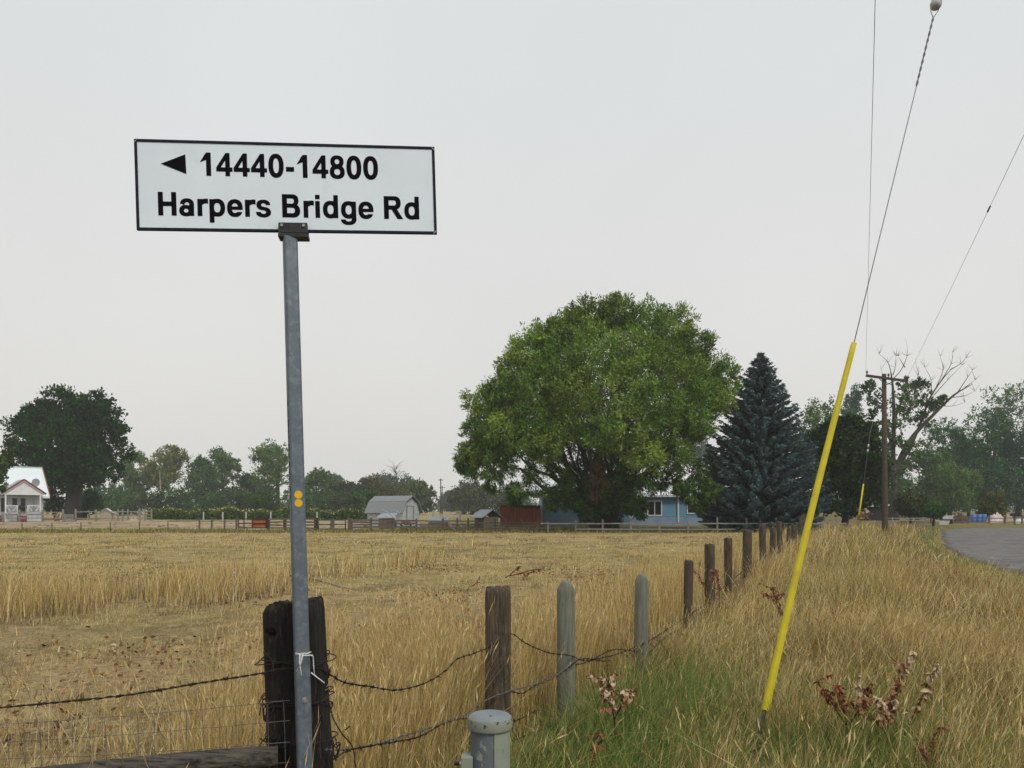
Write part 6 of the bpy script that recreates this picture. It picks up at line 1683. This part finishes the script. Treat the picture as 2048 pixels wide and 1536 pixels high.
tf.build('tall_grass', 'stand of tall pale dry grass across the left of the field')
# (c) sparse tall stalks near the left fence
sg = Grass()
x, y = sample(4200, 2.3, 5.4, r_, 1.0); m = (x < -.35) & (x < fence_x(y) + .3) & (y > 2.3 + .0 * x) & (r_.random(4200) < .45 + .7 * clumpy(x, y, 1.1))
m &= ~((np.abs(x + .78) < .22) & (y < 3.0))
add_grass(sg, x[m], y[m], .62, .18, .0034, [5, 4, 2, 3, .8, .3], r_, (.15, .6), 4, .45, headlen=.11, hw=.0075)
x, y = sample(30000, 3.6, 9.5, r_, .9); m = (x < fence_x(y) - 1.0) & (r_.random(30000) < (.30 + .7 * clumpy(x, y, .9)) * np.clip((8.2 - y) / 2.5, .04, 1))
add_grass(sg, x[m], y[m], .17, .10, .0034, [5, 4, 2.5, 2, 2, .5], r_, (.2, .9), 3, .10)
for px, py, d, h_ in ((583, 1405, 2.66, .66), (566, 1462, 2.66, .5), (1098 - 560, 1480, 2.5, .4)):
    c = P(px, py, d)
    hh = c.z - G(c.x, c.y)
    add_grass(sg, np.array([c.x + .02]), np.array([c.y]), hh, .0, .004, [1, 0, 0, 0, 0, 0], r_, (.05, .08), 5, 1.0, headlen=.13, hw=.006)
sg.build('dry_stalks', 'sparse tall seeding stalks beside the left wire mesh')
# (d) short stubble over the field
st = Grass()
for (n, y0, y1, w, hm) in ((150000, 4.6, 13, .0048, .045), (100000, 13, 30, .012, .055), (40000, 30, 57, .034, .06)):
    x, y = sample(n, y0, y1, r_, .75)
    m = (x < fence_x(y) - .6) & (r_.random(n) < .45 + .75 * clumpy(x, y, .5))
    add_grass(st, x[m], y[m], hm, hm * .45, w, [5, 4, 2.2, 3, 1.2, 1.3], r_, (.3, 1.1), 2, 0)
tc_n = 1500; tx, ty = sample(tc_n, 6, 46, r_, .8); tm = tx < fence_x(ty) - 1.5; tx, ty = tx[tm], ty[tm]
ti = np.repeat(np.arange(len(tx)), 16); kind = r_.random(len(tx))[ti]; sc_ = np.clip(ty / 12, .8, 3)[ti]
bx_, by_ = tx[ti] + r_.normal(0, .07, len(ti)) * sc_, ty[ti] + r_.normal(0, .07, len(ti)) * sc_
for lo_, hi_, cl_ in ((0, .45, STRAW[:3]), (.45, .7, [(0.20, 0.19, 0.07), (0.15, 0.155, 0.055)]), (.7, 1.01, [(0.25, 0.16, 0.075), (0.17, 0.11, 0.055)])):
    q = (kind >= lo_) & (kind < hi_)
    add_grass(st, bx_[q], by_[q], .13, .05, .006 * sc_[q], [1] * len(cl_), r_, (.2, .9), 2, 0, cols=cl_)
st.build('field_stubble', 'short trampled straw and stubble covering the field')
# greener rough strip along the far fence
fg = Grass()
x, y = sample(34000, 53.5, 60.5, r_); m = (x < 22) & (r_.random(34000) < .55 + .5 * clumpy(x, y, .25))
add_grass(fg, x[m], y[m], .22, .10, .045, [3, 2, 1], r_, (.2, .7), 2, 0, cols=[(0.20, 0.185, 0.05), (0.30, 0.25, 0.09), (0.13, 0.14, 0.04)])
fg.build('fence_grass', 'greenish rough grass along the far fence')
# leaf litter
ll = Grass()
n = 26000; x, y = sample(n, 5, 22, r_, .8); m = (x < fence_x(y) - .3) & (r_.random(n) < np.clip(-.1 + 1.5 * clumpy(x, y, .33) + .55 * np.exp(-((y - 9.3) / .7) ** 2) * (x < -2), 0.02, 1))
x, y = x[m], y[m]; k = len(x)
V, Q = leaf_quads(np.stack([x, y, gz(x, y) + .02 + .02 * r_.random(k)], 1), r_.normal(size=(k, 3)) * np.array([1, 1, .35]), r_.uniform(.03, .085, k), r_.uniform(.02, .05, k), r_)
ll.put(V, np.concatenate([Q[:, [0, 1, 2]], Q[:, [0, 2, 3]]]), np.repeat(pick([(0.22, 0.105, 0.05), (0.32, 0.18, 0.09), (0.13, 0.07, 0.04), (0.55, 0.46, 0.34)], [4, 3, 3, .6], k, r_), 4, 0))
ll.build('leaf_litter', 'brown fallen leaves scattered over the near field', 'leaves')
# dung and clods in the paddock
def clods():
    q = np.random.default_rng(5); pa = []
    for i in range(34):
        px = q.uniform(60, 560); d = q.uniform(66, 80); x = (px - CX) / F * d
        c = np.array([x, d, G(x, d)]); s = q.uniform(.07, .17)
        th = np.arange(8) * math.pi / 4
        ring = np.stack([np.cos(th) * s * 1.5, np.sin(th) * s, np.zeros(8) - .02], 1) * q.uniform(.7, 1.2, (8, 1)); mid = np.stack([np.cos(th) * s * .8, np.sin(th) * s * .6, np.full(8, s * .45)], 1) * q.uniform(.8, 1.2, (8, 1))
        V = np.concatenate([ring, mid, [[0, 0, s * .6]], [[0, 0, s * .6]]]) + c
        i_ = np.arange(16).reshape(2, 8)
        Q1 = np.stack([i_[0], np.roll(i_[0], -1), np.roll(i_[1], -1), i_[1]], 1); Q2 = np.stack([i_[1], np.roll(i_[1], -1), np.full(8, 16), np.full(8, 17)], 1)
        pa.append((V, np.concatenate([Q1, Q2])))
    V, Q = join_np(pa)
    o = obj_from(mesh_np('dirt_clods', V, Q), 'dirt_clods', M_BROWNRAIL); set_props(o, 'dark clods scattered over the pale paddock dirt', 'clods', kind='stuff')
clods()

# ------------------------------------------------------------------ dry weeds and twigs
def leaf_mesh(seed):
    q = np.random.default_rng(seed); n, m = 5, 4; V = []
    for j in range(n):
        t = j / (n - 1)
        for i in range(m):
            u = i / (m - 1) * 2 - 1
            w = math.sin(math.pi * min(1, .08 + t * .95)) ** .7 * .5
            V.append((u * w * (1 - .25 * abs(u)) + q.normal(0, .05), t + q.normal(0, .03), .35 * w * u * u * q.uniform(.4, 1.4) - .45 * t * t * q.uniform(.6, 1.2) + q.normal(0, .06)))
    i_ = np.arange(n * m).reshape(n, m)
    Q = np.stack([i_[:-1, :-1].ravel(), i_[:-1, 1:].ravel(), i_[1:, 1:].ravel(), i_[1:, :-1].ravel()], 1)
    return np.array(V), Q
LEAVES = {}
def get_leaf(mat, k):
    if (mat.name, k) not in LEAVES:
        V, Q = leaf_mesh(k); me = mesh_np('leaf', V, Q, None, True); me.materials.append(mat); LEAVES[(mat.name, k)] = me
    return LEAVES[(mat.name, k)]
def weed(label, stems, d, nleaf, size, mats, seed, cat='dried weed', stem_r=.006, start=.35, group=None):
    """stems: list of photo paths (px, py) from foot to tip"""
    r = random.Random(seed)
    f = stems[0][0]; x = PX(f[0], d); g = G(x, d)
    o = thing('dry_weed', label, cat, (x, d, g), group=group); off = Vector((x, d, g))
    ex = []
    for si, pth in enumerate(stems):
        for q in range(2 if nleaf > 25 else 0):
            a = pth[r.randrange(1, len(pth))]; ex.append([a, (a[0] + r.uniform(-14, 14), a[1] - r.uniform(6, 16)), (a[0] + r.uniform(-30, 30), a[1] - r.uniform(10, 34))])
    for si, pth in enumerate(stems + ex):
        dd = d + r.uniform(-.12, .12) * (si > 0)
        pts = smooth_path([P(px, py, dd) - off for px, py in pth], 5)
        if si == 0: pts[0][2] = min(pts[0][2], -.02)
        n = len(pts)
        stem = MB().tube([tuple(p) for p in pts], list(np.linspace(stem_r, stem_r * .35, n)), 5).build('stem', M_STEM, o, smooth=True)
        for i in range(nleaf if si == 0 else int(nleaf * (.6 if si < len(stems) else .22))):
            t = start + (1 - start) * r.random(); q = t * (n - 1); a = int(q); b = min(a + 1, n - 1)
            c = Vector(pts[a]).lerp(Vector(pts[b]), q - a)
            lo = bpy.data.objects.new('leaf', get_leaf(mats[min(len(mats) - 1, int(r.random() * len(mats)))] if len(mats) < 3 else (mats[2] if t > .72 else mats[r.randrange(2)]), r.randrange(5)))
            COL.objects.link(lo); lo.parent = o
            s = size * r.uniform(.6, 1.25)
            lo.scale = (s * r.uniform(.7, 1.1), s, s); lo.location = c
            lo.rotation_euler = (r.uniform(-1.6, .4), r.uniform(-.6, .6), r.uniform(0, 6.28))
    return o
weed('tangle of curled brown leaves on a stalk beside the nearer grey-green post', [[(1232, 1500), (1228, 1430), (1222, 1375), (1228, 1348)], [(1228, 1430), (1212, 1390), (1205, 1372)], [(1228, 1440), (1248, 1400), (1250, 1380)]], 4.7, 60, .040, [M_DRYLEAF, M_PALELEAF], 1)
weed('tall dried weed with bleached leaves leaning right, right of the guy guard', [[(1772, 1520), (1776, 1450), (1790, 1390), (1808, 1340), (1828, 1302)], [(1774, 1470), (1745, 1435), (1725, 1415), (1718, 1350)], [(1774, 1480), (1770, 1420), (1760, 1400)]], 4.6, 80, .040, [M_DRYLEAF, M_DRYLEAF, M_PALELEAF], 2)
weed('second dried weed with pale tip, rightmost beside the bleached one', [[(1800, 1510), (1818, 1450), (1842, 1400), (1862, 1352), (1880, 1330)], [(1812, 1470), (1780, 1430), (1765, 1408)]], 4.55, 56, .036, [M_DRYLEAF, M_PALELEAF, M_PALELEAF], 3)
weed('low russet weed cluster left of the bleached weeds', [[(1700, 1500), (1690, 1430), (1680, 1385), (1672, 1370)], [(1698, 1460), (1660, 1400), (1645, 1378)], [(1698, 1450), (1725, 1410), (1735, 1395)]], 4.9, 50, .038, [M_DRYLEAF, M_REDLEAF], 4)
weed('dark red seed stalk at the bottom edge right of the bleached weeds', [[(1862, 1600), (1862, 1530), (1866, 1480)], [(1862, 1560), (1850, 1510), (1848, 1490)]], 4.2, 50, .026, [M_REDLEAF, M_DRYLEAF], 5)
weed('dark brown curled weed at the bottom edge right of the pedestal', [[(1180, 1610), (1182, 1540), (1188, 1480)], [(1182, 1560), (1192, 1510), (1196, 1490)]], 4.3, 30, .032, [M_REDLEAF, M_DRYLEAF], 6)
weed('red-brown leafy sprig beside the yellow guard halfway up', [[(1590, 1290), (1566, 1235), (1545, 1195), (1520, 1186)], [(1570, 1245), (1556, 1200), (1548, 1185)]], 9.5, 30, .045, [M_REDLEAF, M_DRYLEAF], 7)
weed('red-leaved sprig between the second and third dark fence posts', [[(1440, 1215), (1437, 1165), (1432, 1138)], [(1438, 1180), (1406, 1165), (1398, 1150)]], 11.6, 34, .05, [M_REDLEAF, M_DRYLEAF], 8)
weed('bare dark stem leaning left before the first round post', [[(1372, 1365), (1348, 1325), (1322, 1285)]], 7.3, 3, .03, [M_DRYLEAF], 9, stem_r=.009)
weed('brown leafy fallen branch lying in the field left of the pale grey-green posts', [[(1010, 1153), (1040, 1148), (1080, 1143)], [(1020, 1150), (1035, 1136), (1040, 1132)], [(1035, 1148), (1065, 1140), (1085, 1138)]], 18.5, 24, .07, [M_REDLEAF, M_DRYLEAF], 10, cat='fallen branch', stem_r=.015)
weed('small brown leafy twig lying left of the longer leafy branch', [[(935, 1175), (950, 1168), (960, 1152)]], 15.5, 14, .05, [M_DRYLEAF, M_REDLEAF], 11, cat='fallen branch')
weed('orange-brown arching weed at the foot of the far yellow guard', [[(1722, 1060), (1722, 1030), (1728, 1018)], [(1722, 1035), (1732, 1020), (1736, 1035)]], 44, 22, .26, [M_DRYLEAF, M_TAN], 12, stem_r=.02)
def twig(label, pts, d0, r=.008):
    pth = [P(*p) for p in pts]
    pth = [Vector((p.x, p.y, G(p.x, p.y) + .03)) for p in pth]
    o = thing('twig', label, 'twig', tuple(pth[0])); off = pth[0]
    MB().tube([tuple(v) for v in smooth_path([p - off for p in pth], 5)], list(np.linspace(r, r * .4, 5 * (len(pth) - 1) + 1)), 5).build('stick', M_TWIG, o, smooth=True)
def gp(px, py): return (px, py, H * F / (py - HY))
twig('pale bent stick lying in the field right of the sign pole', [gp(618, 1161), gp(645, 1165), gp(680, 1172), gp(712, 1177)], 0, .016)
twig('short pale stick lying left of the corner post top', [gp(505, 1216), gp(530, 1219), gp(548, 1216)], 0, .010)
twig('short pale stick farther left of the corner post', [gp(362, 1217), gp(380, 1215), gp(392, 1218)], 0, .009)
twig('dark crooked stick lying among brown leaves at left', [gp(300, 1274), gp(320, 1271), gp(340, 1273)], 0, .010)
twig('long thin stick at the lower left of the field', [gp(60, 1472), gp(90, 1468), gp(115, 1466)], 0, .008)

# ------------------------------------------------------------------ smoke haze
def haze():
    o = MB().box((0, 250, 18), (900, 680, 44)).build('haze', None)
    m, n, l, out = new_mat('smoke_haze')
    v = n.new('ShaderNodeVolumePrincipled')
    v.inputs['Color'].default_value = (0.90, 0.97, 1.0, 1); v.inputs['Density'].default_value = 0.0005; v.inputs['Anisotropy'].default_value = 0.0
    l.new(v.outputs[0], out.inputs['Volume'])
    o.data.materials.append(m)
    set_props(o, 'thin grey smoke haze filling the air', 'haze', kind='stuff')
haze()
